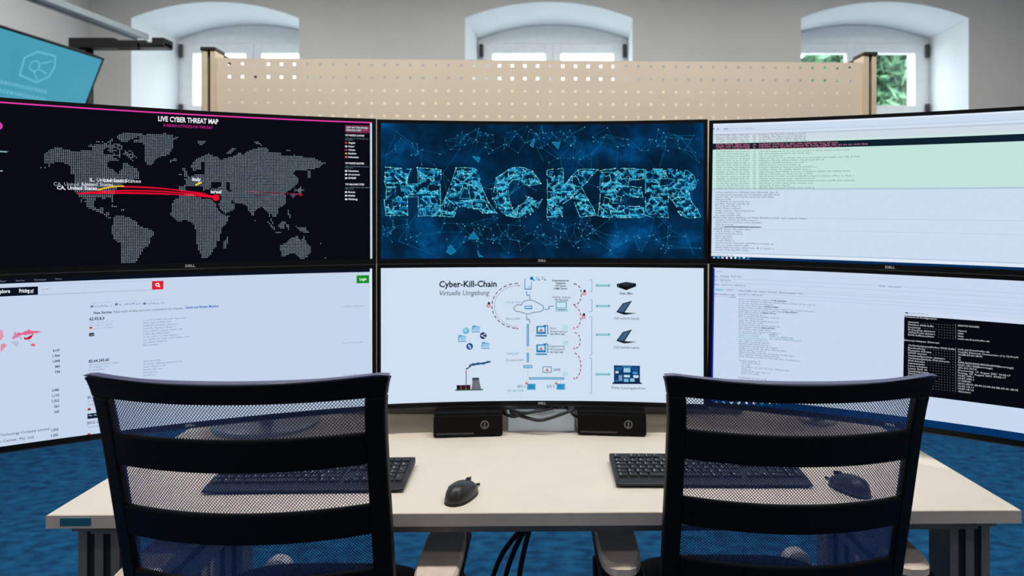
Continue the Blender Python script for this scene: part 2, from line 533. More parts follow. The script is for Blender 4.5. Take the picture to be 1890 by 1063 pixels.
# ================================================================== HANGING DISPLAY, RAIL AND STAND
def hanging_display():
    far = Vector((-2.325, 3.6, 2.139))
    ex = Vector((-0.106, -0.994, 0)).normalized()          # along the top edge towards the viewer
    dn = Vector((-0.39, 0.0416, -0.92)).normalized()
    nrm = ex.cross(dn).normalized()
    if nrm.x < 0:
        nrm = -nrm
    mtx = Matrix(((-ex.x, -dn.x, nrm.x, far.x), (-ex.y, -dn.y, nrm.y, far.y), (-ex.z, -dn.z, nrm.z, far.z), (0, 0, 0, 1)))
    t = empty('hanging_display')
    t.matrix_world = mtx
    Wd, Hd = 1.24, 0.71
    # local: x from 0 (far, right) to -Wd, y from 0 (top) to -Hd, z = out of the screen
    MB().box(-Wd, 0, -Hd, 0, -0.045, 0).build('housing', M['black'], t, bevel=0.004)
    fr = MB()
    for a in ((-Wd, 0, -0.010, 0.0), (-Wd, 0, -Hd, -Hd + 0.012), (-Wd, -Wd + 0.010, -Hd, 0), (-0.010, 0, -Hd, 0)):
        fr.box(a[0], a[1], a[2], a[3], 0.0, 0.004)
    fr.build('frame', M['bezel'], t)
    sc = MB().box(-Wd + 0.01, -0.01, -Hd + 0.012, -0.01, 0.0, 0.002).build('screen', teal_screen(), t)
    lo = MB()
    def seg(pts, w, close=False):
        ps = pts + [pts[0]] if close else pts
        for (a, b) in zip(ps[:-1], ps[1:]):
            d = Vector((b[0] - a[0], b[1] - a[1]))
            n = Vector((-d.y, d.x)).normalized() * w / 2
            d = d.normalized() * w / 2
            lo.add([(a[0] - n.x - d.x, a[1] - n.y - d.y, 0.0035), (b[0] - n.x + d.x, b[1] - n.y + d.y, 0.0035), (b[0] + n.x + d.x, b[1] + n.y + d.y, 0.0035), (a[0] + n.x - d.x, a[1] + n.y - d.y, 0.0035)], [(0, 1, 2, 3)])
    lx, ly = -0.360, -0.135          # emblem: rounded hexagon with a wheel and spokes
    hexa = [(lx + 0.090 * c, ly + 0.074 * s_) for c, s_ in ((-0.95, 0.35), (-0.35, 0.95), (0.75, 1.0), (0.98, 0.3), (0.85, -0.45), (0.25, -1.0), (-0.85, -0.8))]
    seg(hexa, 0.010, True)
    seg([(lx - 0.02 + 0.026 * math.cos(k * 0.5236), ly + 0.026 * math.sin(k * 0.5236)) for k in range(12)], 0.007, True)
    seg([(lx + 0.01, ly + 0.02), (lx + 0.06, ly + 0.045)], 0.007)
    seg([(lx + 0.012, ly - 0.01), (lx + 0.055, ly - 0.02)], 0.007)
    seg([(lx - 0.01, ly - 0.03), (lx + 0.02, ly - 0.06)], 0.007)
    lo.build('emblem', glow((104, 184, 207)), sc)
    for k, (x0, x1, y0) in enumerate(((-0.52, -0.26, -0.245), (-0.58, -0.25, -0.285))):
        tx = MB()
        x = x0
        rng = random.Random(k)
        while x < x1:
            w = rng.uniform(0.008, 0.02)
            tx.add([(x, y0 - 0.009, 0.0035), (min(x + w, x1), y0 - 0.009, 0.0035), (min(x + w, x1), y0 + 0.009, 0.0035), (x, y0 + 0.009, 0.0035)], [(0, 1, 2, 3)])
            x += w + 0.004
        tx.build('text_line', glow((100, 176, 200)), sc)
    MB().box(-0.66, -0.5, -0.42, -0.28, -0.10, -0.045).build('mount_plate', M['black'], t)
    tag(t, 'tilted flat display with teal screen hanging at upper left', 'display')

def teal_screen():
    m = bpy.data.materials.new('teal_display')
    m.use_nodes = True
    nt = m.node_tree
    nt.nodes.clear()
    tc = nt.nodes.new('ShaderNodeTexCoord')
    n = nt.nodes.new('ShaderNodeTexNoise')
    n.inputs['Scale'].default_value = 1.6
    rp = nt.nodes.new('ShaderNodeValToRGB')
    rp.color_ramp.elements[0].color = lin((58, 146, 172))
    rp.color_ramp.elements[1].color = lin((86, 166, 190))
    e = nt.nodes.new('ShaderNodeEmission')
    out = nt.nodes.new('ShaderNodeOutputMaterial')
    nt.links.new(tc.outputs['Object'], n.inputs['Vector'])
    nt.links.new(n.outputs['Fac'], rp.inputs['Fac'])
    nt.links.new(rp.outputs['Color'], e.inputs['Color'])
    nt.links.new(e.outputs[0], out.inputs[0])
    return m
hanging_display()

t = empty('display_bracket', (-2.60, 3.9, 0))
MB().tube([(0, 0, 1.40), (0, 0, 2.27)], 0.02, 12).build('pole', M['black'], t, smooth=True)
MB().box(-0.63, 0.0, -0.02, 0.02, 1.46, 1.52).box(-0.632, -0.612, -0.1, 0.1, 1.40, 1.58).build('wall_bracket', M['black'], t)
b = MB()
b.box(-0.09, 0.17, -0.05, 0.03, 2.262, 2.318)
b.box(0.17, 0.32, 0.0, 0.03, 2.262, 2.318)
b.box(0.17, 0.32, -0.05, -0.025, 2.262, 2.30)
b.box(0.30, 0.46, -0.05, 0.03, 2.262, 2.292)
b.box(0.39, 0.46, -0.06, 0.04, 2.268, 2.316)
b.box(-0.09, -0.03, -0.05, 0.03, 2.20, 2.262)
b.build('top_bracket', M['black'], t, bevel=0.004)
MB().box(0.0, 0.08, -0.33, -0.29, 1.86, 1.92).box(-0.02, 0.02, -0.33, 0.0, 1.86, 1.92).build('display_arm', M['black'], t)
tag(t, 'black pole with flat top bracket fixed behind the teal screen', 'bracket')
t = empty('ceiling_rail', (-2.232, 3.78, 2.285))
yr = -1.7
d = Vector((-0.122 * 1.7, yr, 0))
n_ = Vector((1, -0.122, 0)).normalized() * 0.045
bar = MB()
for (o0, o1, z0, z1) in ((-1, -0.55, 0, 0.03), (0.55, 1, 0, 0.03), (-0.55, 0.55, 0.006, 0.018)):
    a, b_, c, e = n_ * o0, n_ * o1, d + n_ * o1, d + n_ * o0
    vs = [(p.x, p.y, z0) for p in (a, b_, c, e)] + [(p.x, p.y, z1) for p in (a, b_, c, e)]
    bar.add(vs, [(0, 3, 2, 1), (4, 5, 6, 7), (0, 1, 5, 4), (1, 2, 6, 5), (2, 3, 7, 6), (3, 0, 4, 7)])
bar.build('rail', M['rail'], t)
for k in (0.55, 0.95):
    MB().tube([(d.x * k, d.y * k, 0.03), (d.x * k, d.y * k, CEIL - 2.285)], 0.008, 8).build('hanger_rod', M['silver'], t, smooth=True)
tag(t, 'grey double rail running overhead above the teal display', 'rail')

# ================================================================== DESK
DZ = 0.74
DESK_Y = 1.251
dk = empty('desk', (-0.006, DESK_Y, 0), R(0.7))
MB().box(-0.9, 0.9, 0.0, 0.72, DZ - 0.025, DZ).build('desktop', [M['desk']], dk, bevel=0.002)
MB().box(-0.9, 0.9, -0.0015, 0.0, DZ - 0.0245, DZ - 0.001).build('edge_band', M['deskedge'], dk)
MB().box(-0.84, 0.84, 0.03, 0.07, DZ - 0.05, DZ - 0.025).build('front_rail', M['deskrail'], dk, bevel=0.002)
MB().box(-0.84, 0.84, 0.63, 0.67, DZ - 0.05, DZ - 0.025).build('rear_rail', M['deskrail'], dk, bevel=0.002)
for s in (-1, 1):
    xs = sorted((s * 0.795, s * 0.872))
    MB().box(xs[0] - 0.004, xs[1] + 0.004, 0.03, 0.67, DZ - 0.045, DZ - 0.025).build('side_rail', M['deskrail'], dk, bevel=0.002)
    for y0 in (0.045, 0.59):
        p = MB()
        x0, x1 = xs
        w = (x1 - x0)
        # aluminium profile: outer ribs standing proud of dark grooves
        p.box(x0 + 0.004, x1 - 0.004, y0 + 0.004, y0 + 0.066, 0.03, DZ - 0.045, 1)
        for k in range(3):
            a = x0 + k * (w - 0.016) / 2
            p.box(a, a + 0.016, y0, y0 + 0.07, 0.03, DZ - 0.045, 0)
        lg = p.build('leg', [M['alu'], M['groove']], dk)
        MB().lathe([(0.0, 0.0), (0.03, 0.0), (0.03, 0.012), (0.012, 0.016), (0.012, 0.03), (0.0, 0.03)], 20, ((x0 + x1) / 2, y0 + 0.035, 0)).build('levelling_foot', M['black'], lg)
    MB().box(xs[0] + 0.015, xs[1] - 0.015, 0.115, 0.59, 0.43, 0.49).build('side_beam', M['alu'], dk, bevel=0.003)
MB().box(-0.874, -0.818, -0.0025, -0.0015, DZ - 0.0195, DZ - 0.0055).build('inventory_sticker', M['sticker'], dk)
tag(dk, 'pale beige workbench desk with grooved metal legs under the monitors', 'desk')

for s in (-1, 1):
    t = empty('cable_duct', (s * 0.33, 1.885, DZ))
    MB().box(-0.23, 0.23, 0.0, 0.045, 0, 0.018).build('channel', M['duct'], t, bevel=0.003)
    MB().box(-0.23, 0.23, 0.008, 0.037, 0.018, 0.023).build('cover', M['duct'], t, bevel=0.002)
    for k in (-1, 1):
        MB().box(0.1 * k - 0.03, 0.1 * k + 0.03, 0.012, 0.033, 0.023, 0.026).build('socket_flap', M['black'], t)
    tag(t, 'low grey cable duct at the rear of the desk, behind the %s small black box' % ('left' if s < 0 else 'right'), 'cable duct')

# small black boxes under the middle monitor
def device(x, y, rz, label):
    t = empty('device_box', (x, y, DZ), rz)
    w, dp, h = 0.0855, 0.075, 0.0615
    MB().box(-w, w, 0, dp, 0.003, h - 0.009).build('body', M['blackgloss'], t, bevel=0.003)
    MB().box(-w + 0.0015, w - 0.0015, 0.002, dp, h - 0.008, h).build('lid', M['blackgloss'], t, bevel=0.003)
    MB().box(-w + 0.003, w - 0.003, 0.004, dp - 0.004, h - 0.0095, h - 0.0075).build('seam', M['lip'], t)
    for sx in (-1, 1):
        MB().box(sx * 0.06 - 0.012, sx * 0.06 + 0.012, 0.01, dp - 0.01, 0.0, 0.003).build('rubber_foot', M['black'], t)
    e = MB()
    n = 28
    cx, cz = 0.041, 0.031
    for k in range(n):
        a0, a1 = 2 * math.pi * k / n, 2 * math.pi * (k + 1) / n
        for (r0, r1) in ((0.0075, 0.0108),):
            e.add([(cx + r0 * math.cos(a0), -0.0007, cz + r0 * math.sin(a0)), (cx + r1 * math.cos(a0), -0.0007, cz + r1 * math.sin(a0)),
                   (cx + r1 * math.cos(a1), -0.0007, cz + r1 * math.sin(a1)), (cx + r0 * math.cos(a1), -0.0007, cz + r0 * math.sin(a1))], [(0, 1, 2, 3)])
    e.box(cx - 0.002, cx + 0.002, -0.0009, -0.0004, cz - 0.008, cz + 0.004)
    e.box(cx - 0.002, cx + 0.002, -0.0009, -0.0004, cz + 0.0055, cz + 0.009)
    e.build('round_emblem', M['emblem'], t)
    pr = MB()
    rng = random.Random(3)
    xx = -w + 0.008
    while xx < 0.012:
        ww = rng.uniform(0.002, 0.004)
        pr.box(xx, xx + ww, -0.0008, -0.0003, 0.008, 0.0125)
        xx += ww + 0.0012
    pr.build('print_line', M['dimtext'], t)
    return tag(t, label, 'device')
device(-0.1815, 1.681, R(5), 'small black box with round emblem under middle monitor, left one')
device(0.176, 1.690, R(-5), 'small black box with round emblem under middle monitor, right one')

# ================================================================== KEYBOARDS
def keyboard(x, y, rz, label, first=None):
    t = empty('keyboard', (x, y, DZ), rz)
    w, d = 0.198, 0.075
    prof = [(-w, 0.0)]
    b = MB()
    vs = []
    for xx in (-w, w):
        vs += [(xx, -d, 0.004), (xx, d, 0.004), (xx, d, 0.020), (xx, -d + 0.025, 0.013), (xx, -d, 0.009)]
    b.add(vs, [(0, 1, 2, 3, 4), (9, 8, 7, 6, 5), (0, 5, 6, 1), (1, 6, 7, 2), (2, 7, 8, 3), (3, 8, 9, 4), (4, 9, 5, 0)])
    b.build('body', M['kbody'], t, bevel=0.003)
    for sx in (-1, 1):
        for sy in (-1, 1):
            MB().box(sx * (w - 0.03) - 0.012, sx * (w - 0.03) + 0.012, sy * (d - 0.015) - 0.004, sy * (d - 0.015) + 0.004, 0, 0.004).build('rubber_foot', M['black'], t)
    tilt = math.atan2(0.007, 2 * d - 0.025)
    u = (2 * w - 0.014) / 22.4
    rowd = 0.0178
    y_top = d - 0.012
    meshes = {}
    leg = MB()
    rng = random.Random(4)
    def key(kx, row, kw=1.0, kh=1.0, mark=True):
        k = (round(kw, 2), kh)
        hw, hh = u * kw / 2 - 0.0011, rowd * kh / 2 - 0.0010
        yy = y_top - rowd * (row + kh / 2)
        zz = 0.0205 - (d - yy) * math.tan(tilt)
        if k not in meshes:
            mb = MB()
            vs = [(-hw, -hh, 0), (hw, -hh, 0), (hw, hh, 0), (-hw, hh, 0)]
            vs += [(-hw + 0.0014, -hh + 0.001, 0.0035), (hw - 0.0014, -hh + 0.001, 0.0035), (hw - 0.0014, hh - 0.0016, 0.0035), (-hw + 0.0014, hh - 0.0016, 0.0035)]
            mb.add(vs, [(4, 5, 6, 7), (0, 1, 5, 4), (1, 2, 6, 5), (2, 3, 7, 6), (3, 0, 4, 7)])
            ob = mb.build('key', M['key'], t)
            meshes[k] = ob.data
        else:
            ob = link('key', meshes[k], t)
        cxk = -w + 0.007 + u * (kx + kw / 2)
        ob.location = (cxk, yy, zz - 0.0005)
        ob.rotation_euler = (tilt, 0, 0)
        if mark:
            mw = rng.choice((0.0012, 0.0016, 0.002)) if kw < 1.4 else 0.003
            leg.box(cxk - hw + 0.003, cxk - hw + 0.003 + mw * 1.6, yy + 0.0005, yy + 0.0045, zz + 0.0030, zz + 0.0034)
            if rng.random() < 0.45:
                leg.box(cxk - hw + 0.003, cxk - hw + 0.003 + mw * 1.4, yy - 0.0055, yy - 0.0025, zz + 0.0028, zz + 0.0033)
    # function row
    key(0, 0)
    for g, x0 in enumerate((2, 6.5, 11)):
        for k in range(4):
            key(x0 + k, 0)
    for k in range(3):
        key(15.4 + k, 0)
    for k in range(4):
        key(18.4 + k, 0, mark=False)
    o = 0.35
    for k in range(13):
        key(k, 1 + o)
    key(13, 1 + o, 2)
    key(0, 2 + o, 1.5)
    for k in range(12):
        key(1.5 + k, 2 + o)
    key(13.5, 2 + o, 1.5)
    key(0, 3 + o, 1.75)
    for k in range(12):
        key(1.75 + k, 3 + o)
    key(13.75, 3 + o, 1.25)
    key(0, 4 + o, 1.25)
    for k in range(11):
        key(1.25 + k, 4 + o)
    key(12.25, 4 + o, 2.75)
    for kx, kw in ((0, 1.25), (1.25, 1.25), (2.5, 1.25)):
        key(kx, 5 + o, kw)
    key(3.75, 5 + o, 6.25, mark=False)
    for kx in (10, 11.25, 12.5, 13.75):
        key(kx, 5 + o, 1.25)
    for r_ in (1, 2):
        for k in range(3):
            key(15.4 + k, r_ + o)
    key(16.4, 4 + o)
    for k in range(3):
        key(15.4 + k, 5 + o)
    for r_ in range(1, 5):
        for k in range(3):
            key(18.4 + k, r_ + o)
    key(18.4, 5 + o, 2)
    key(20.4, 5 + o)
    key(21.4, 1 + o)
    key(21.4, 2 + o, 1, 2.0)
    key(21.4, 4 + o, 1, 2.0)
    lg = leg.build('key_legends', M['legend'], t)
    lg['kind'] = 'stuff'
    return tag(t, label, 'keyboard')
keyboard(-0.472, 1.408, R(1.6), 'black keyboard on the desk behind the left chair')
keyboard(0.349, 1.436, R(-0.4), 'black keyboard on the desk behind the right chair')

# ================================================================== MICE
def mouse(x, y, rz, label):
    t = empty('computer_mouse', (x, y, DZ), rz)
    def shell(z_scale, inset, z0, x_off=0.0):
        mb = MB()
        nu, nv = 20, 9
        vs, fs = [], []
        for j in range(nv):
            ph = j / (nv - 1) * math.pi / 2
            for i in range(nu):
                a = 2 * math.pi * i / nu
                rx = (0.0325 - inset) * (1 - 0.10 * math.cos(a * 2))
                ry = 0.055 - inset
                # narrower at the waist, humped towards the palm end (-y)
                px = rx * math.cos(a) * math.cos(ph) ** 0.75
                py = ry * math.sin(a) * math.cos(ph) ** 0.75
                pz = z0 + z_scale * math.sin(ph) * (1.0 - 0.25 * (py / ry if ry else 0))
                vs.append((px, py, pz))
        for j in range(nv - 1):
            for i in range(nu):
                fs.append((j * nu + i, j * nu + (i + 1) % nu, (j + 1) * nu + (i + 1) % nu, (j + 1) * nu + i))
        fs.append(tuple(range(nu - 1, -1, -1)))
        mb.add(vs, fs)
        return mb
    shell(0.012, -0.0012, 0.0).build('base', M['mousedark'], t, smooth=True)
    shell(0.034, 0.0, 0.004).build('shell', M['mouse'], t, smooth=True)
    MB().lathe([(0.0, -0.003), (0.007, -0.003), (0.008, 0), (0.007, 0.003), (0.0, 0.003)], 16, (0, 0.030, 0.0285), 'x').build('scroll_wheel', M['black'], t, smooth=True)
    MB().box(-0.0005, 0.0005, 0.008, 0.046, 0.024, 0.0335).build('button_seam', M['mousedark'], t)
    MB().box(-0.0345, -0.029, -0.004, 0.022, 0.016, 0.022).build('side_button', M['mousedark'], t, bevel=0.002)
    MB().tube(catmull([(0, 0.052, 0.008), (0.002, 0.066, 0.006), (0.006, 0.078, 0.004)], 4), 0.0028, 8).build('cord_stub', M['black'], t, smooth=True)
    t.scale = (0.84, 0.84, 0.84)
    return tag(t, label, 'mouse')
mouse(-0.155, 1.318, R(-22), 'dark grey mouse on the open desk between the chairs')
mouse(0.615, 1.352, R(24), 'dark mouse on the desk seen through the right chair mesh')

# ================================================================== CHAIRS
def chair(x, y, rz, lift, label, ws=1.0):
    t = empty('office_chair', (x, y, 0), rz)
    TT = 1.04
    def hw(tt):
        return ws * (0.2185 + 0.012 * math.exp(-(TT - tt) / 0.03))
    def bk(s, tt, off=0.0):
        yy = -0.27 + (TT - tt) * 0.23 - 0.052 * (1 - s * s) + off
        return (s * hw(tt), yy, tt + lift)
    def patch(s0, s1, t0, t1, ns, nt, th, dip=0.0, rnd=0.0):
        vs, fs = [], []
        for layer in (0, 1):
            for j in range(nt + 1):
                for i in range(ns + 1):
                    s_ = s0 + (s1 - s0) * i / ns
                    tt = t0 + (t1 - t0) * j / nt
                    p = list(bk(s_, tt, th * layer))
                    if rnd and j == nt:
                        p[2] -= dip * (1 - s_ * s_) + rnd * max(0.0, abs(s_) - 0.93) / 0.07 * (1 if True else 0)
                    vs.append(p)
        N = (ns + 1) * (nt + 1)
        idx = lambda l, j, i: l * N + j * (ns + 1) + i
        for j in range(nt):
            for i in range(ns):
                fs.append((idx(0, j, i), idx(0, j, i + 1), idx(0, j + 1, i + 1), idx(0, j + 1, i)))
                fs.append((idx(1, j, i), idx(1, j + 1, i), idx(1, j + 1, i + 1), idx(1, j, i + 1)))
        for i in range(ns):
            fs.append((idx(0, 0, i), idx(1, 0, i), idx(1, 0, i + 1), idx(0, 0, i + 1)))
            fs.append((idx(0, nt, i), idx(0, nt, i + 1), idx(1, nt, i + 1), idx(1, nt, i)))
        for j in range(nt):
            fs.append((idx(0, j, 0), idx(0, j + 1, 0), idx(1, j + 1, 0), idx(1, j, 0)))
            fs.append((idx(0, j, ns), idx(1, j, ns), idx(1, j + 1, ns), idx(0, j + 1, ns)))
        return MB().add(vs, fs)
    patch(-1, 1, 1.005, TT, 28, 4, 0.020, 0.006, 0.004).build('top_rail', M['chair'], t, bevel=0.004)
    patch(-0.985, 0.985, TT - 0.001, TT + 0.0035, 28, 1, 0.017, 0.006, 0.004).build('top_rim_highlight', M['rim_highlight'], t)  # lighter strip on the top edge, rim highlight put into its colour
    for s in (-1, 1):
        a, b = sorted((s * 0.868, s * 1.0))
        patch(a, b, 0.53, 1.006, 3, 24, 0.022).build('side_frame', M['chair'], t, bevel=0.004)
    for (t0, t1) in ((0.896, 0.949), (0.775, 0.827), (0.66, 0.7126), (0.53, 0.59)):
        patch(-0.87, 0.87, t0, t1, 24, 2, 0.012).build('back_slat', M['chair'], t, bevel=0.003)
    # woven mesh: two families of diagonal threads
    mb = MB()
    px, pr = 0.0050, 0.0029
    k = (px / 2) / pr
    s_lim = 0.90
    zb, zt = 0.56, 1.012
    hwid = 0.2185 * ws * s_lim
    r_ = 0.00064
    for fam in (-1, 1):
        c = -hwid - (zt - zb) * k - px
        while c < hwid + (zt - zb) * k + px:
            # x = c + fam*k*(z - zb)
            lo_, hi_ = zb, zt
            if fam > 0:
                lo_, hi_ = max(lo_, zb + (-hwid - c) / k), min(hi_, zb + (hwid - c) / k)
            else:
                lo_, hi_ = max(lo_, zb + (c - hwid) / k), min(hi_, zb + (c + hwid) / k)
            if hi_ - lo_ > 0.004:
                n = max(2, int((hi_ - lo_) / 0.024) + 1)
                pts = []
                for i in range(n + 1):
                    z = lo_ + (hi_ - lo_) * i / n
                    xx = c + fam * k * (z - zb)
                    pts.append(bk(xx / (0.2185 * ws), z, 0.014 + fam * 0.0004))
                mb.tube(pts, r_, 4)
            c += px
    me = mb.build('woven_mesh', M['mesh'], t)
    me['kind'] = 'stuff'
    # spine and seat
    MB().tube(catmull([(0, -0.20, 0.56 + lift), (0, -0.235, 0.47 + lift), (0, -0.17, 0.40 + lift), (0, -0.02, 0.385 + lift)], 5), 0.022, 10).build('spine', M['chair'], t, smooth=True)
    st = MB()
    vs, fs = [], []
    n = 32
    for (sc_, z) in ((0.90, 0.425), (1.0, 0.44), (1.0, 0.475), (0.95, 0.495), (0.75, 0.50)):
        for i in range(n):
            a = 2 * math.pi * i / n
            ca, sa = math.cos(a), math.sin(a)
            vs.append((0.24 * sc_ * math.copysign(abs(ca) ** 0.5, ca), 0.235 * sc_ * math.copysign(abs(sa) ** 0.5, sa) + 0.02, z + lift))
    for j in range(4):
        for i in range(n):
            fs.append((j * n + i, j * n + (i + 1) % n, (j + 1) * n + (i + 1) % n, (j + 1) * n + i))
    fs += [tuple(range(n - 1, -1, -1)), tuple(range(4 * n, 5 * n))]
    st.add(vs, fs).build('seat', M['fabric'], t, smooth=True)
    MB().box(-0.10, 0.10, -0.12, 0.12, 0.375 + lift, 0.425 + lift).build('mechanism', M['chair'], t, bevel=0.01)
    for s in (-1, 1):
        ax = s * 0.272
        arm = MB()
        prof = []
        nn = 22
        for zz, sc_ in ((0.0, 0.93), (0.008, 1.0), (0.020, 1.0), (0.026, 0.9)):
            for i in range(nn):
                a = 2 * math.pi * i / nn
                ca, sa = math.cos(a), math.sin(a)
                prof.append((ax + 0.041 * sc_ * math.copysign(abs(ca) ** 0.6, ca), 0.01 + 0.135 * sc_ * math.copysign(abs(sa) ** 0.55, sa), 0.614 + zz))
        fs = []
        for j in range(3):
            for i in range(nn):
                fs.append((j * nn + i, j * nn + (i + 1) % nn, (j + 1) * nn + (i + 1) % nn, (j + 1) * nn + i))
        fs += [tuple(range(nn - 1, -1, -1)), tuple(range(3 * nn, 4 * nn))]
        arm.add(prof, fs)
        ao = arm.build('armrest', M['pad'], t)
        MB().box(ax - 0.044, ax + 0.044, -0.125, 0.152, 0.601, 0.616).build('arm_carrier', M['chair'], ao, bevel=0.012, seg=3)
        MB().tube(catmull([(ax, 0.0, 0.602), (ax, 0.0, 0.52), (ax - s * 0.01, 0.0, 0.43), (ax - s * 0.17, 0.0, 0.40 + lift)], 5), 0.018, 10).build('arm_post', M['chair'], ao, smooth=True)
        MB().lathe([(0.0, -0.014), (0.026, -0.014), (0.03, -0.004), (0.03, 0.008), (0.022, 0.014), (0.0, 0.014)], 18, (ax + s * 0.03, 0.03, 0.555), 'x').build('adjust_knob', M['chair'], ao, smooth=False)
    MB().lathe([(0.0, 0.10), (0.03, 0.10), (0.03, 0.26), (0.015, 0.265), (0.015, 0.376 + lift), (0.0, 0.376 + lift)], 18).build('gas_lift', M['chrome'], t, smooth=False)
    for k2 in range(5):
        a = 2 * math.pi * k2 / 5 + 0.31
        ca, sa = math.cos(a), math.sin(a)
        lg = MB().tube([(0.02 * ca, 0.02 * sa, 0.105), (0.16 * ca, 0.16 * sa, 0.10), (0.30 * ca, 0.30 * sa, 0.075)], [0.028, 0.022, 0.016], 8).build('base_leg', M['chair'], t, smooth=True)
        cs = MB()
        cx, cy = 0.30 * ca, 0.30 * sa
        for off in (-0.014, 0.014):
            vs, fs, nn = [], [], 16
            for sd in (-0.008, 0.008):
                for i in range(nn):
                    an = 2 * math.pi * i / nn
                    h = 0.027 * math.cos(an)
                    vs.append((cx + ca * h - sa * (off + sd), cy + sa * h + ca * (off + sd), 0.0275 + 0.027 * math.sin(an)))
            fs = [tuple(range(nn)), tuple(range(2 * nn - 1, nn - 1, -1))] + [(i, i + nn, (i + 1) % nn + nn, (i + 1) % nn) for i in range(nn)]
            cs.add(vs, fs)
        cs.tube([(cx, cy, 0.03), (cx, cy, 0.075)], 0.008, 8)
        cs.build('caster', M['black'], lg)
    return tag(t, label, 'chair')
chair(-0.464, 1.300, R(0), 0.004, 'black office chair with mesh slatted back, left one, nearer the viewer', 1.015)
chair(0.424, 1.375, R(0), -0.014, 'black office chair with mesh slatted back, right one, before the second keyboard', 0.972)

# ================================================================== CABLES
def cable(name, pts, r, label, cat='cable', k=8, group=None):
    o = MB().tube(catmull(pts, k), r, 8).build(name, M['cable'], smooth=True)
    return tag(o, label, cat, group)
cable('cable', [(-0.088, 1.74, 0.796), (-0.065, 1.71, 0.790), (-0.03, 1.70, 0.782), (0.0, 1.695, 0.779), (0.045, 1.705, 0.789), (0.078, 1.715, 0.799), (0.089, 1.735, 0.800)], 0.0042, 'black cable sagging in a loop between the two small boxes')
cable('cable', [(-0.095, 1.735, 0.785), (-0.07, 1.712, 0.783), (-0.045, 1.705, 0.792), (-0.01, 1.708, 0.799), (0.03, 1.76, 0.799)], 0.0040, 'thick black cable rising from the left small box')
cable('cable', [(0.092, 1.72, 0.780), (0.082, 1.71, 0.787), (0.072, 1.712, 0.797), (0.06, 1.76, 0.799)], 0.0034, 'thin black cable rising beside the right small box')
cable('cable', [(-0.085, 1.73, 0.798), (-0.05, 1.70, 0.797), (-0.01, 1.698, 0.800), (0.02, 1.715, 0.801), (0.05, 1.76, 0.80)], 0.003, 'thin black cable crossing just under the middle monitor')
adp = empty('power_adapter', (-0.045, 1.60, 0.585))
MB().box(-0.028, 0.028, -0.02, 0.02, 0.0, 0.10).build('body', M['black'], adp, bevel=0.006)
MB().tube([(0, 0, 0.10), (0, 0, 0.13)], 0.006, 8).build('strap', M['black'], adp)
tag(adp, 'black power adapter hanging under the desktop', 'adapter')
for k, (dx, dy) in enumerate(((0.0, 0.0), (-0.03, 0.02), (-0.055, 0.05))):
    cable('hanging_cable', [(0.005 + 0.008 * k, 1.50, 0.714), (-0.005 + 0.006 * k, 1.50, 0.66), (-0.025 + dx * 0.3, 1.50, 0.60), (-0.05 + dx, 1.50 + dy, 0.48), (-0.07 + dx * 1.5, 1.52 + dy, 0.25), (-0.05 + dx, 1.6 + dy, 0.01)], 0.006,
          ['black cable hanging under the desk, rightmost of three', 'black cable hanging under the desk, middle of three', 'black cable hanging under the desk, leftmost of three'][k], group='cables hanging under the desk')

# ================================================================== MONITORS
MW, MH, MR = 0.829, 0.3617, 2.40
BZT, BZB, BZS = 0.0085, 0.0132, 0.0098
HA = MW / 2 / MR

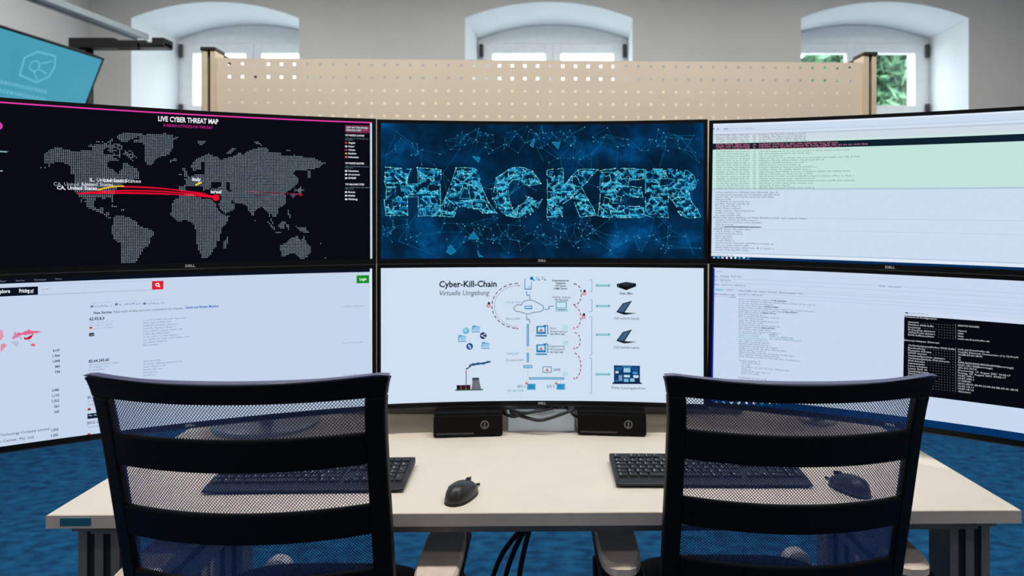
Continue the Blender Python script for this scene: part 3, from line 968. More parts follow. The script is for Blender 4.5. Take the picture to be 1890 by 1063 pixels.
SPLIT = {'lock_icon', 'hardware_picture', 'attack_arc', 'country_text', 'diagram_text', 'computer_icon', 'double_arrow', 'folder_icon', 'warning_icon', 'tick_icon', 'controller_icon', 'bracket', 'round_icon', 'red_arrow'}
class Monitor:
    def __init__(s, px, py, z, alpha, roll, label):
        """(px, py): chord midpoint of the front face; z: bottom edge"""
        s.t = empty('curved_monitor')
        s.m = Matrix.Translation((px, py, z)) @ Matrix.Rotation(alpha, 4, 'Z') @ Matrix.Rotation(roll, 4, 'Y')
        s.t.matrix_world = s.m
        s.inv = np.array(s.m.inverted())
        tag(s.t, label, 'monitor')
        s.g = {}
        s.k = 0
        s.body()
    def P(s, u, v, off=0.0):
        a = u / MR
        r_ = MR - off
        return (r_ * math.sin(a), r_ * math.cos(a) - MR * math.cos(HA), v)
    def slab(s, u0, u1, v0, v1, o0, o1, n=24, mb=None, mi=0):
        mb = mb or MB()
        vs, fs = [], []
        for i in range(n + 1):
            u = u0 + (u1 - u0) * i / n
            vs += [s.P(u, v0, o0), s.P(u, v1, o0), s.P(u, v1, o1), s.P(u, v0, o1)]
        for i in range(n):
            for k in range(4):
                fs.append((i * 4 + k, i * 4 + (k + 1) % 4, i * 4 + 4 + (k + 1) % 4, i * 4 + 4 + k))
        fs += [(0, 3, 2, 1), (n * 4, n * 4 + 1, n * 4 + 2, n * 4 + 3)]
        return mb.add(vs, fs, mi)
    def body(s):
        h = MW / 2
        f = MB()
        s.slab(-h, h, 0, BZB, 0.0, -0.016, 24, f)
        s.slab(-h, h, MH - BZT, MH, 0.0, -0.016, 24, f)
        s.slab(-h, -h + BZS, BZB, MH - BZT, 0.0, -0.016, 2, f)
        s.slab(h - BZS, h, BZB, MH - BZT, 0.0, -0.016, 2, f)
        s.slab(-h + BZS, h - BZS, BZB, MH - BZT, -0.004, -0.016, 24, f)
        f.build('bezel', M['bezel'], s.t)
        s.slab(-h, h, -0.0004, 0.0016, 0.0012, -0.014).build('lower_lip', M['lip'], s.t)
        s.slab(-h + 0.012, h - 0.012, 0.012, MH - 0.012, -0.016, -0.030).build('back_cover', M['back'], s.t, bevel=0.006)
        MB().box(-0.13, 0.13, 0.06, 0.115, 0.09, 0.27).build('mount_housing', M['back'], s.t, bevel=0.008)
        # emblem lettering on the lower bezel
        lb = MB()
        vs, fs = text_mesh('DELL', 1.0)
        wid = max(p[0] for p in vs)
        k = 0.0200 / wid
        pts = [s.P((p[0] * k - 0.0100), 0.0045 + p[1] * 0.0078, 0.0006) for p in vs]
        lb.add(pts, fs)
        lb.build('emblem', M['logo'], s.t)
    # -------- pixel of the photograph -> screen coordinates (u along the arc, v up)
    def uv(s, x, y):
        o = s.inv @ np.array((0, 0, CAMZ, 1.0))
        d = s.inv @ np.array(((x - CX) / FPX, 1.0, (CY - y) / FPX, 0.0))
        yc = -MR * math.cos(HA)
        ox, oy = o[0], o[1] - yc
        A = d[0] ** 2 + d[1] ** 2
        B = 2 * (ox * d[0] + oy * d[1])
        C = ox * ox + oy * oy - MR * MR
        tt = (-B + math.sqrt(max(0.0, B * B - 4 * A * C))) / (2 * A)
        p = o + d * tt
        return MR * math.atan2(p[0], p[1] - yc), p[2]
    def screen(s, material):
        h = MW / 2 - BZS
        s.u0, s.u1, s.v0, s.v1 = -h, h, BZB, MH - BZT
        s.scr = s.slab(-h, h, BZB, MH - BZT, -0.0012, -0.004, 32).build('screen', material, s.t)
    def lay(s, name):
        if name not in s.g:
            s.g[name] = (MB(), [])
        return s.g[name]
    def nx(s):
        s.k += 1
    def put(s, name, pts, fs, rgb, L=1):
        if name in SPLIT:
            name = '%s#%d' % (name, s.k)
        mb, mats = s.lay(name)
        m = glow(rgb)
        if m not in mats:
            mats.append(m)
        mb.add([s.P(min(max(u, s.u0), s.u1), min(max(v, s.v0), s.v1), -0.0010 + 0.00008 * L) for u, v in pts], fs, mats.index(m))
    def ruv(s, name, u0, v0, u1, v1, rgb, L=1):
        if u1 < u0:
            u0, u1 = u1, u0
        n = max(1, int(math.ceil((u1 - u0) / 0.03)))
        pts, fs = [], []
        for i in range(n + 1):
            u = u0 + (u1 - u0) * i / n
            pts += [(u, v0), (u, v1)]
        for i in range(n):
            fs.append((2 * i, 2 * i + 2, 2 * i + 3, 2 * i + 1))
        s.put(name, pts, fs, rgb, L)
    def rect(s, name, x0, y0, x1, y1, rgb, L=1):
        """pixel rectangle: (x0, y0) and (x1, y1) are opposite corners on the screen"""
        a, b = s.uv(x0, y0), s.uv(x1, y1)
        s.ruv(name, a[0], a[1], b[0], b[1], rgb, L)
    def bar(s, name, x0, x1, xr, y0, y1, rgb, L=1):
        """level bar from column x0 to x1 whose top/bottom pixel rows are y0/y1 at column xr"""
        va, vb = s.uv(xr, y0)[1], s.uv(xr, y1)[1]
        ua = s.u0 if x0 is None else s.uv(x0, y0)[0]
        ub = s.u1 if x1 is None else s.uv(x1, y0)[0]
        s.ruv(name, ua, va, ub, vb, rgb, L)
    def poly(s, name, pts, rgb, L=1):
        q_ = [s.uv(*p) for p in pts]
        s.put(name, q_, [tuple(range(len(q_)))], rgb, L)
    def lines(s, name, pts, w, rgb, L=1, raw=False):
        q_ = pts if raw else [s.uv(*p) for p in pts]
        hwid = w / 2
        for (a, b) in zip(q_[:-1], q_[1:]):
            dx, dy = b[0] - a[0], b[1] - a[1]
            ln = math.hypot(dx, dy)
            if ln < 1e-7:
                continue
            nx, ny = -dy / ln * hwid, dx / ln * hwid
            n = max(1, int(math.ceil(ln / 0.04)))
            for i in range(n):
                p0 = (a[0] + dx * i / n, a[1] + dy * i / n)
                p1 = (a[0] + dx * (i + 1) / n, a[1] + dy * (i + 1) / n)
                s.put(name, [(p0[0] - nx, p0[1] - ny), (p1[0] - nx, p1[1] - ny), (p1[0] + nx, p1[1] + ny), (p0[0] + nx, p0[1] + ny)], [(0, 1, 2, 3)], rgb, L)
    def pw(s, x, y, w):
        """length on the screen of w pixels at a place"""
        a, b = s.uv(x, y), s.uv(x, y + 1)
        return abs(a[1] - b[1]) * w
    def disc(s, name, x, y, r, rgb, L=1, n=16, ry=None):
        c = s.uv(x, y)
        rr = s.pw(x, y, r)
        r2 = s.pw(x, y, ry) if ry else rr
        s.put(name, [(c[0] + rr * math.cos(6.2832 * i / n), c[1] + r2 * math.sin(6.2832 * i / n)) for i in range(n)], [tuple(range(n))], rgb, L)
    def text(s, name, st, x0, y, cap, rgb, x1=None, L=3, bold=0, slant=0.0):
        """text with its left end at column x0, baseline at row y (at x0), capital height cap px, right end at column x1"""
        vs, fs = text_mesh(st, bold, slant)
        if not vs:
            return
        u, v = s.uv(x0, y)
        k = s.pw(x0, y, cap) / CAPH
        kx = k
        wid = max(p[0] for p in vs)
        if x1 is not None:
            kx = (s.uv(x1, y)[0] - u) / wid
        s.put(name, [(u + p[0] * kx, v + p[1] * k) for p in vs], fs, rgb, L)
    def dashes(s, name, x0, y, x1, cap, rgb, seed=0, L=3, cw=None, dens=0.75):
        """unreadably small print: one tiny mark per character, in words"""
        rng = random.Random(seed * 7919 + int(x0 * 13 + y * 31))
        u, v = s.uv(x0, y)
        u1 = s.uv(x1, y)[0]
        h = s.pw(x0, y, cap)
        c = h * (cw or 0.62)
        pts, fs = [], []
        left = rng.randint(2, 9)
        while u < u1:
            if left <= 0:
                u += c
                left = rng.randint(2, 10)
                continue
            hh = h * rng.choice((0.72, 0.72, 1.0))
            kind = rng.random()
            if kind < 0.5:
                rs = [(u, v, u + c * dens * 0.42, v + hh), (u + c * dens * 0.42, v, u + c * dens, v + h * 0.25)]
            elif kind < 0.8:
                rs = [(u, v + hh * 0.55, u + c * dens, v + hh), (u + c * dens * 0.55, v, u + c * dens, v + hh * 0.55)]
            else:
                rs = [(u, v, u + c * dens, v + hh * 0.3), (u, v + hh * 0.6, u + c * dens, v + hh * 0.9)]
            for (a, b, c2, d2) in rs:
                k = len(pts)
                pts += [(a, b), (c2, b), (c2, d2), (a, d2)]
                fs.append((k, k + 1, k + 2, k + 3))
            u += c
            left -= 1
        if pts:
            s.put(name, pts, fs, rgb, L)
    def finish(s):
        for name, (mb, mats) in s.g.items():
            name = name.split('#')[0]
            me = bpy.data.meshes.new(name)
            me.from_pydata(mb.v, [], mb.f)
            for m in mats:
                me.materials.append(m)
            me.polygons.foreach_set('material_index', mb.m)
            me.update()
            link(name, me, s.scr)

# ------------------------------------------------------------------ lettering: one outline per character, made once
_G = {}
CAPH = 1.0
def load_glyphs():
    global CAPH
    chars = [chr(c) for c in range(33, 127)] + ['ä', 'ö', 'ü']
    obs = []
    for off in (0.0, 0.025):
        for c in chars:
            for st in (c, c + c):
                cu = bpy.data.curves.new('glyph', 'FONT')
                cu.body = st
                cu.resolution_u = 2
                cu.offset = off
                o = bpy.data.objects.new('glyph', cu)
                COL.objects.link(o)
                obs.append((off > 0, c, st, o))
    dg = bpy.context.evaluated_depsgraph_get()
    dg.update()
    tmp = {}
    for b, c, st, o in obs:
        me = bpy.data.meshes.new_from_object(o.evaluated_get(dg))
        vs = [(v.co.x, v.co.y) for v in me.vertices]
        fs = [tuple(p.vertices) for p in me.polygons]
        tmp[(b, st)] = (vs, fs)
        bpy.data.meshes.remove(me)
    for b in (False, True):
        for c in chars:
            vs, fs = tmp[(b, c)]
            v2, _ = tmp[(b, c + c)]
            adv = max(p[0] for p in v2) - max(p[0] for p in vs)
            _G[(b, c)] = (vs, fs, adv)
    CAPH = max(p[1] for p in _G[(False, 'H')][0])
    for b, c, st, o in obs:
        cu = o.data
        bpy.data.objects.remove(o, do_unlink=True)
        bpy.data.curves.remove(cu)

def text_mesh(st, bold=0, slant=0.0):
    V, F = [], []
    x = 0.0
    for c in st:
        if c == ' ':
            x += 0.30
            continue
        g = _G.get((bool(bold), c))
        if g is None:
            x += 0.5
            continue
        vs, fs, adv = g
        k = len(V)
        V += [(p[0] + x + slant * p[1], p[1]) for p in vs]
        F += [tuple(i + k for i in f) for f in fs]
        x += adv
    if V:
        m = min(p[0] for p in V)
        V = [(p[0] - m, p[1]) for p in V]
    return V, F
load_glyphs()

def side(inner_x, inner_y, th, left):
    """chord midpoint of a side monitor hinged at its inner front edge"""
    ch = 2 * MR * math.sin(HA)
    if left:
        return inner_x - math.cos(th) * ch / 2, inner_y - math.sin(th) * ch / 2, th
    return inner_x + math.cos(th) * ch / 2, inner_y - math.sin(th) * ch / 2, -th
lx, ly, la = side(-0.4093, 1.6815, R(24.5), True)
rx, ry, ra = side(0.4198, 1.7145, R(26.5), False)
ZU, ZL = CAMZ - 0.1105, CAMZ - 0.4735
ML = Monitor(lx, ly, ZU - 0.002 * MW / 2, la, -0.002, 'curved monitor showing a dotted world threat map, upper left')
MLL = Monitor(lx, ly, ZL - 0.002 * MW / 2, la, -0.002, 'curved monitor showing a pale search results page, lower left')
MC = Monitor(0.0025, 1.689, ZU, 0.0, 0.0, 'curved monitor showing the glowing blue word HACKER, upper middle')
MLC = Monitor(0.0025, 1.689, ZL, 0.0, 0.0, 'curved monitor showing the Cyber-Kill-Chain network diagram, lower middle')
MRU = Monitor(rx, ry, ZU - 0.015 * MW / 2 + 0.0005, ra, 0.015, 'curved monitor showing green packet list rows, upper right')
MRL = Monitor(rx, ry, ZL - 0.015 * MW / 2 + 0.0005, ra, 0.015, 'curved monitor showing white scan window and black console, lower right')

# ------------------------------------------------------------------ monitor stands
def stand(x, y, rz, label, round_base, sh=0.0):
    t = empty('monitor_stand', (x, y, DZ), rz)
    if round_base == 2:
        MB().lathe([(0.0, 0.0), (0.05, 0.0), (0.05, 0.01), (0.0, 0.01)], 28).build('round_base', M['silver'], t)
        MB().tube([(0, 0, 0.008), (0, 0, 0.72)], 0.019, 16).build('pole', M['silver'], t, smooth=True)
        w = 0.02
    elif round_base:
        b = MB()
        prof = [(0.0, 0.0), (0.135, 0.0), (0.135, 0.006)]
        for k in range(6):
            r_ = 0.130 - 0.014 * k
            prof += [(r_, 0.010), (r_ - 0.004, 0.0105), (r_ - 0.006, 0.008)]
        prof += [(0.03, 0.010), (0.0, 0.010)]
        b.lathe(prof, 48)
        b.build('round_base', M['mount'], t, smooth=False)
        MB().tube([(0, 0, 0.008), (0, 0, 0.72)], 0.019, 16).build('pole', M['silver'], t, smooth=True)
        w = 0.02
    else:
        MB().box(-0.088, 0.088, -0.03, 0.03, 0.0, 0.006).build('base_plate', M['mount'], t, bevel=0.002)
        MB().box(-0.084, 0.084, -0.012, 0.012, 0.006, 0.72).build('column', M['mount'], t, bevel=0.003)
        w = 0.05
        MB().box(-0.088, 0.088, -0.208, -0.175, 0.0, 0.058).build('cable_cover', M['mount'], t, bevel=0.004)
        MB().box(-0.06, 0.06, -0.18, -0.03, 0.0, 0.004).build('foot_plate', M['mount'], t)
    for zc in (0.24, 0.60):
        MB().box(-w, w, -0.115, 0.0, zc - 0.03, zc + 0.03).build('arm', M['silver'], t, bevel=0.003)
        MB().box(min(-0.06, -0.06 - sh), max(0.06, 0.06 - sh), -0.125, -0.115, zc - 0.06, zc + 0.06).build('mount_plate', M['black'], t, bevel=0.003)
    tag(t, label, 'monitor stand')
    return t
def behind(mx, my, al, dist):
    return mx - math.sin(al) * dist, my + math.cos(al) * dist
stand(0.0, 1.689 + 0.118 + 0.1235, 0.0, 'pale metal monitor column between the two small black boxes', False)
bx_, by_ = behind(lx, ly, la, 0.118 + 0.123)
stand(bx_ + 0.17 * math.cos(la), by_ + 0.17 * math.sin(la), la, 'metal stand with wide ringed round base carrying the left pair of monitors', 1, 0.17)
bx_, by_ = behind(rx, ry, ra, 0.118 + 0.123)
stand(bx_ - 0.17 * math.cos(ra), by_ - 0.17 * math.sin(ra), ra, 'metal pole stand with small round base carrying the right pair of monitors', 2, -0.17)

# ================================================================== WHAT THE SCREENS SHOW
def in_poly(x, y, P):
    c = False
    j = len(P) - 1
    for i in range(len(P)):
        if (P[i][1] > y) != (P[j][1] > y) and x < (P[j][0] - P[i][0]) * (y - P[i][1]) / (P[j][1] - P[i][1]) + P[i][0]:
            c = not c
        j = i
    return c
def px_poly(ox, oy, k, pts):
    return [(ox + a / k, oy + b / k) for a, b in pts]

# ------------------------------------------------------------------ upper left: threat map
ML.screen(glow((10, 12, 21)))
A_, B_, C_, D_ = (60, 220, 7.0), (60, 340, 7.0), (310, 230, 6.097), (310, 340, 6.097)
LAND = [px_poly(*A_, p) for p in (
    [(145, 455), (235, 380), (330, 362), (510, 405), (560, 425), (620, 400), (750, 405), (780, 345), (905, 370), (920, 440), (1000, 470), (1130, 520), (1110, 540), (990, 545), (960, 590), (1010, 640), (1075, 660), (1085, 720), (1110, 700), (1130, 650), (1165, 640), (1165, 560), (1245, 565), (1250, 610), (1330, 620), (1385, 700), (1385, 760), (1340, 770), (1250, 800), (1180, 830), (1100, 880), (1065, 940), (1045, 1000), (1045, 1080), (1010, 1080), (1005, 1010), (930, 1025), (820, 1020), (808, 1050), (805, 1140), (830, 1165), (880, 1150), (910, 1130), (925, 1170), (920, 1215), (985, 1205), (980, 1260), (1030, 1280), (990, 1295), (945, 1240), (880, 1220), (800, 1185), (720, 1145), (700, 1130), (700, 1040), (640, 1025), (590, 990), (555, 940), (540, 900), (540, 760), (535, 700), (500, 720), (480, 660), (480, 600), (420, 575), (340, 550), (250, 580), (150, 575), (145, 500)],
    [(1080, 225), (1150, 185), (1230, 165), (1410, 175), (1420, 210), (1330, 235), (1260, 265), (1220, 300), (1140, 290), (1090, 250)],
    [(1420, 200), (1590, 190), (1700, 185), (1810, 195), (1830, 235), (1890, 225), (1890, 245), (1830, 270), (1810, 370), (1770, 460), (1650, 490), (1580, 530), (1540, 590), (1490, 590), (1450, 540), (1450, 330), (1400, 305), (1310, 300), (1310, 265), (1370, 260), (1370, 230)],
    [(1770, 512), (1860, 512), (1865, 540), (1780, 552)])]
LAND += [px_poly(*B_, [(1080, 410), (1255, 415), (1290, 465), (1365, 485), (1370, 535), (1500, 575), (1565, 610), (1560, 660), (1530, 700), (1520, 750), (1495, 800), (1430, 830), (1410, 890), (1370, 960), (1320, 1015), (1150, 1020), (1145, 770), (1060, 720), (1040, 650), (1010, 630), (1010, 540), (1045, 530), (1040, 440)])]
LAND += [px_poly(*C_, p) for p in (
    [(290, 520), (262, 480), (270, 440), (350, 370), (400, 345), (470, 325), (500, 350), (570, 365), (590, 400), (650, 375), (740, 355), (800, 320), (850, 330), (900, 300), (970, 270), (1060, 255), (1135, 270), (1140, 310), (1270, 315), (1290, 355), (1370, 350), (1430, 340), (1530, 365), (1660, 380), (1720, 410), (1775, 430), (1720, 460), (1700, 490), (1610, 500), (1540, 520), (1430, 520), (1410, 560), (1470, 600), (1475, 640), (1430, 690), (1380, 740), (1340, 750), (1310, 775), (1335, 830), (1330, 880), (1290, 920), (1235, 945), (1230, 1040), (1205, 1050), (1170, 1030), (1150, 990), (1140, 1060), (1135, 990), (1090, 960), (1060, 920), (1020, 940), (975, 980), (955, 1040), (940, 1010), (905, 970), (900, 930), (860, 900), (760, 880), (745, 955), (700, 980), (650, 1000), (600, 960), (560, 900), (590, 870), (600, 800), (480, 720), (400, 745), (380, 690), (330, 700), (270, 690), (210, 690), (200, 740), (125, 740), (120, 690), (185, 690), (200, 640), (175, 620), (240, 590), (300, 560), (420, 550), (420, 510), (370, 500)],
    [(165, 490), (190, 490), (235, 580), (180, 590)], [(120, 545), (155, 545), (155, 578), (120, 578)],
    [(320, 175), (440, 175), (410, 215), (360, 240)], [(660, 320), (700, 275), (775, 250), (765, 275), (700, 325), (680, 335)],
    [(955, 190), (1000, 185), (1065, 235), (1010, 225)], [(1330, 278), (1375, 278), (1375, 292), (1330, 292)],
    [(1565, 530), (1612, 515), (1612, 570), (1592, 612), (1565, 580)],
    [(1480, 690), (1512, 695), (1500, 760), (1490, 790), (1440, 800), (1410, 830), (1375, 790), (1385, 770), (1470, 770)])]
LAND += [px_poly(*D_, p) for p in (
    [(120, 120), (300, 110), (320, 150), (480, 160), (540, 210), (590, 270), (610, 340), (690, 350), (680, 410), (610, 490), (590, 560), (590, 620), (540, 660), (540, 700), (490, 780), (440, 825), (385, 825), (340, 740), (320, 640), (320, 540), (290, 460), (260, 420), (190, 405), (120, 420), (70, 390), (30, 340), (40, 230), (75, 180), (115, 150)],
    [(622, 640), (660, 620), (672, 585), (688, 600), (657, 722), (622, 722)], [(965, 395), (985, 395), (985, 412), (965, 412)],
    [(1108, 405), (1195, 480), (1212, 525), (1175, 500)], [(1150, 390), (1170, 390), (1190, 440), (1170, 445)], [(1210, 528), (1275, 528), (1275, 545), (1210, 545)],
    [(1235, 455), (1300, 415), (1330, 425), (1300, 505), (1245, 490)], [(1335, 450), (1355, 450), (1365, 520), (1340, 500)],
    [(1335, 285), (1355, 285), (1395, 390), (1370, 390)], [(1435, 470), (1480, 485), (1550, 488), (1595, 555), (1520, 545), (1480, 512)], [(1300, 545), (1400, 545), (1400, 556), (1300, 556)],
    [(1265, 680), (1330, 660), (1380, 605), (1460, 580), (1490, 640), (1530, 585), (1550, 640), (1612, 710), (1612, 750), (1570, 820), (1500, 850), (1470, 810), (1400, 770), (1330, 805), (1270, 808)],
    [(1765, 815), (1790, 815), (1785, 840), (1765, 840)], [(1705, 655), (1730, 655), (1730, 672), (1705, 672)])]
SPARSE = [px_poly(*A_, [(690, 365), (760, 320), (830, 330), (780, 270), (900, 280), (940, 310), (1040, 250), (1050, 310), (1180, 330), (1240, 390), (1290, 410), (1320, 470), (1350, 490), (1290, 560), (1230, 530), (1220, 470), (1130, 430), (1140, 500), (1050, 500), (990, 460), (960, 400), (920, 380), (780, 350)]),
          px_poly(*B_, [(1010, 260), (1100, 280), (1100, 305), (1010, 285)]), px_poly(*B_, [(1040, 312), (1210, 312), (1210, 332), (1040, 332)]), px_poly(*B_, [(615, 195), (690, 210), (665, 255), (610, 215)]),
          px_poly(*A_, [(90, 620), (215, 580), (250, 580), (240, 605), (120, 640)])]
SEA = [px_poly(*C_, p) for p in ([(490, 655), (610, 650), (610, 705), (490, 712)], [(650, 650), (700, 655), (705, 755), (672, 750)], [(375, 430), (415, 418), (415, 505), (385, 520)], [(555, 895), (600, 975), (640, 1005), (620, 1020), (545, 930)], [(680, 830), (760, 880), (720, 880)])]
rng = random.Random(11)
pitch = 0.00350
d0 = 0.00086
cols = int((ML.u1 - ML.u0) / pitch)
rows_ = int((ML.v1 - ML.v0) / pitch)
def fwd(mon, u, v):
    p = mon.m @ Vector(mon.P(u, v, -0.001))
    return CX + FPX * p.x / p.y, CY - FPX * (p.z - CAMZ) / p.y
for r_ in range(rows_):
    for c_ in range(cols):
        u, v = ML.u0 + (c_ + 0.5) * pitch, ML.v0 + (r_ + 0.5) * pitch
        x, y = fwd(ML, u, v)
        if x < 40 or x > 640:
            continue
        hit = any(in_poly(x, y, P_) for P_ in LAND) and not any(in_poly(x, y, P_) for P_ in SEA)
        if not hit and any(in_poly(x, y, P_) for P_ in SPARSE):
            hit = rng.random() < 0.66
        if hit:
            kind = rng.choice(((150, 166, 182), (138, 156, 176), (162, 176, 190)))
            d = d0
            ML.put('dotted_map', [(u - d, v - d), (u + d, v - d), (u + d, v + d), (u - d, v + d)], [(0, 1, 2, 3)], kind, 1)
ML.bar('top_line', None, None, 348, 208.8, 212.2, (232, 62, 176), 2)
ML.ruv('scroll_bar', ML.u1 - 0.0048, ML.v0 + 0.0015, ML.u1 - 0.0003, ML.v1 - 0.001, (200, 222, 240), 2)
ML.text('title_text', 'LIVE CYBER THREAT MAP', 292, 223.2, 9.0, (238, 240, 246), 403, bold=1)
ML.text('title_text', '8 428 834 ATTACKS ON THIS DAY', 302, 233.6, 5.2, (214, 40, 150), 393)
W_ = (235, 238, 246)
def arcline(x0, y0, x1, y1, bow, w, rgb, L=4):
    ML.nx()
    pts = [(x0 + (x1 - x0) * i / 14, y0 + (y1 - y0) * i / 14 - bow * 4 * (i / 14) * (1 - i / 14)) for i in range(15)]
    ML.lines('attack_arc', pts, ML.pw(x0, y0, w), rgb, L)
RED = (232, 12, 46)
arcline(143, 357.2, 400, 364, 8.5, 2.4, RED)
arcline(143, 357.4, 399, 365, 5.0, 2.0, RED)
arcline(150, 357.0, 314, 358.8, 1.0, 1.8, (214, 10, 50))
arcline(228, 344.5, 400, 364, 5.0, 2.2, RED)
arcline(225, 345.5, 380, 357, 2.5, 1.4, (190, 10, 44))
arcline(449, 353.0, 553, 358, 0, 0.9, (150, 28, 56))
arcline(470, 360.5, 553, 359, 0, 0.7, (96, 24, 46))
arcline(180, 351, 229, 343.5, 2.2, 2.4, (248, 196, 40), 5)
arcline(361, 341.5, 372, 336.4, 0, 2.6, (250, 226, 60), 5)
ML.nx()
ML.disc('attack_arc', 398.5, 364.5, 6.0, RED, 5)
ML.nx()
ML.disc('attack_arc', 555, 359.6, 2.6, (170, 14, 44), 5)
ML.nx()
ML.disc('attack_arc', 404, 380, 1.6, (110, 20, 60), 5)
T = 'country_text'
ML.nx()
ML.text(T, 'CA, United States', 99, 342.3, 6.2, (170, 176, 192), 172, L=6)
ML.nx()
ML.text(T, 'United States', 152, 342.6, 6.2, W_, 208.5, L=7)
ML.nx()
ML.text(T, 'CA, United States', 105, 349.4, 6.4, W_, 179, L=7, bold=1)
ML.nx()
ML.text(T, 'IL, United States', 166, 334.8, 6.4, W_, 233, L=7)
ML.nx()
ML.text(T, 'United States', 191, 335.8, 6.2, W_, 260, L=7)
ML.nx()
ML.text(T, 'Italy', 355, 333.8, 6.2, W_, 370.6, L=7, bold=1)
ML.nx()
ML.text(T, 'Israel', 389, 356.6, 5.8, W_, 408.5, L=7, bold=1)
ML.nx()
ML.text(T, 'Japan', 543, 352.4, 5.0, (110, 116, 128), 561, L=7)
# side panel
ML.lines('side_panel', [(637.8, 231.8), (680.6, 232.6), (680.6, 245.0), (637.8, 243.6), (637.8, 231.8)], ML.pw(650, 240, 0.9), (196, 60, 110))
ML.text('side_panel', "DON'T WAIT TO BE ATTACKED", 639.5, 236.6, 3.2, W_, 679, bold=1)
ML.text('side_panel', 'PREVENTION STARTS', 639.2, 241.6, 3.2, W_, 667, bold=1)
ML.text('side_panel', 'NOW!', 668.5, 242.4, 3.2, (240, 90, 160), 678.6, bold=1)
def panel(title, y, items, dy, marks):
    ML.text('side_panel', title, 637.2, y, 3.0, W_, 672, bold=1)
    ML.dashes('side_panel', 637.2, y + 5.0, 680, 1.8, (120, 146, 158), 1)
    ML.dashes('side_panel', 637.2, y + 7.8, 652, 1.8, (120, 146, 158), 2)
    for k, it in enumerate(items):
        yy = y + dy + 6.6 * k
        ML.rect('side_panel', 636.8, yy - 2.9, 640.8, yy, marks[k], 3)
        ML.text('side_panel', it, 643.0, yy - 0.2, 2.9, W_, 643.0 + 2.1 * len(it), bold=1)
panel('TOP TARGETED COUNTRIES', 250.9, ['Angola', 'Nepal', 'Taiwan', 'Bolivia', 'Indonesia'], 14.0, [(196, 70, 40), (214, 220, 230), (196, 40, 110), (196, 170, 60), (226, 110, 140)])
panel('TOP TARGETED INDUSTRIES', 302.6, ['Education', 'Government', 'ISP/MSP'], 14.4, [W_] * 3)
panel('TOP MALWARE TYPES', 341.6, ['Botnet', 'Mobile', 'Phishing'], 14.4, [W_] * 3)
ML.disc('side_chart', -6, 232, 8.5, (206, 66, 170), 3, 20)
ML.dashes('side_chart', 0, 279.5, 15, 2.0, (140, 170, 190), 3)
ML.bar('side_chart', 0, 13, 4, 279, 281, (140, 170, 190), 3)
ML.bar('side_chart', -3, 5, 2, 314.5, 316.5, (170, 186, 196), 3)
ML.finish()

# ------------------------------------------------------------------ upper middle: HACKER picture
def hacker_mat():
    m = bpy.data.materials.new('blue_cyber_picture')
    m.use_nodes = True
    nt = m.node_tree
    nt.nodes.clear()
    tc = nt.nodes.new('ShaderNodeTexCoord')
    n = nt.nodes.new('ShaderNodeTexNoise')
    n.inputs['Scale'].default_value = 9.0
    n.inputs['Detail'].default_value = 6
    n.inputs['Roughness'].default_value = 0.62
    rp = nt.nodes.new('ShaderNodeValToRGB')
    el = rp.color_ramp.elements
    el[0].position, el[0].color = 0.34, lin((5, 26, 46))
    el[1].position, el[1].color = 0.78, lin((18, 122, 186))
    for pos, c in ((0.46, (5, 34, 60)), (0.57, (4, 48, 86)), (0.66, (6, 70, 122))):
        e_ = el.new(pos)
        e_.color = lin(c)
    e = nt.nodes.new('ShaderNodeEmission')
    out = nt.nodes.new('ShaderNodeOutputMaterial')
    nt.links.new(tc.outputs['Object'], n.inputs['Vector'])
    nt.links.new(n.outputs['Fac'], rp.inputs['Fac'])
    nt.links.new(rp.outputs['Color'], e.inputs['Color'])
    nt.links.new(e.outputs[0], out.inputs[0])
    return m
MC.screen(hacker_mat())
HK, CK, ER = (700, 290, 8.175), (900, 290, 8.176), (1100, 290, 8.175)
LET = [
    (px_poly(*HK, [(90, 150), (480, 185), (430, 300), (420, 405), (582, 400), (575, 155), (935, 190), (925, 490), (930, 880), (592, 888), (585, 598), (420, 600), (432, 880), (95, 885), (80, 640), (105, 470), (80, 370)]), []),
    (px_poly(*HK, [(1160, 160), (1430, 162), (1480, 195), (1550, 470), (1650, 690), (1770, 850), (1560, 845), (1490, 780), (1420, 780), (1340, 770), (1260, 742), (1170, 770), (1120, 902), (905, 890), (912, 800), (1000, 600), (1080, 410)]), [px_poly(*HK, [(1210, 620), (1375, 622), (1335, 480), (1270, 476)])]),
    (px_poly(*CK, [(130, 310), (250, 230), (320, 185), (370, 155), (560, 160), (680, 210), (770, 330), (805, 395), (635, 430), (570, 410), (480, 340), (385, 335), (330, 400), (312, 490), (325, 620), (350, 720), (400, 800), (470, 740), (560, 690), (610, 600), (740, 630), (815, 640), (750, 780), (650, 860), (570, 905), (400, 905), (280, 880), (210, 820), (150, 750), (85, 610), (100, 460)]), []),
    (px_poly(*CK, [(900, 190), (1140, 170), (1140, 440), (1220, 340), (1370, 185), (1670, 185), (1570, 270), (1500, 370), (1410, 450), (1530, 660), (1640, 872), (1400, 905), (1330, 740), (1285, 600), (1250, 622), (1130, 700), (1130, 900), (900, 905), (905, 640), (900, 490)]), []),
    (px_poly(*ER, [(60, 205), (290, 170), (720, 180), (730, 325), (500, 350), (480, 440), (685, 460), (705, 605), (385, 600), (355, 740), (725, 745), (735, 890), (660, 910), (110, 905), (30, 880), (60, 700)]), []),
    (px_poly(*ER, [(745, 195), (860, 175), (1080, 180), (1370, 200), (1470, 265), (1520, 385), (1490, 470), (1410, 550), (1440, 670), (1530, 790), (1580, 905), (1400, 920), (1280, 880), (1180, 690), (1090, 600), (1085, 910), (850, 905), (752, 880)]), [px_poly(*ER, [(960, 330), (1080, 320), (1190, 340), (1110, 420), (960, 440)])]),
]
rng = random.Random(21)
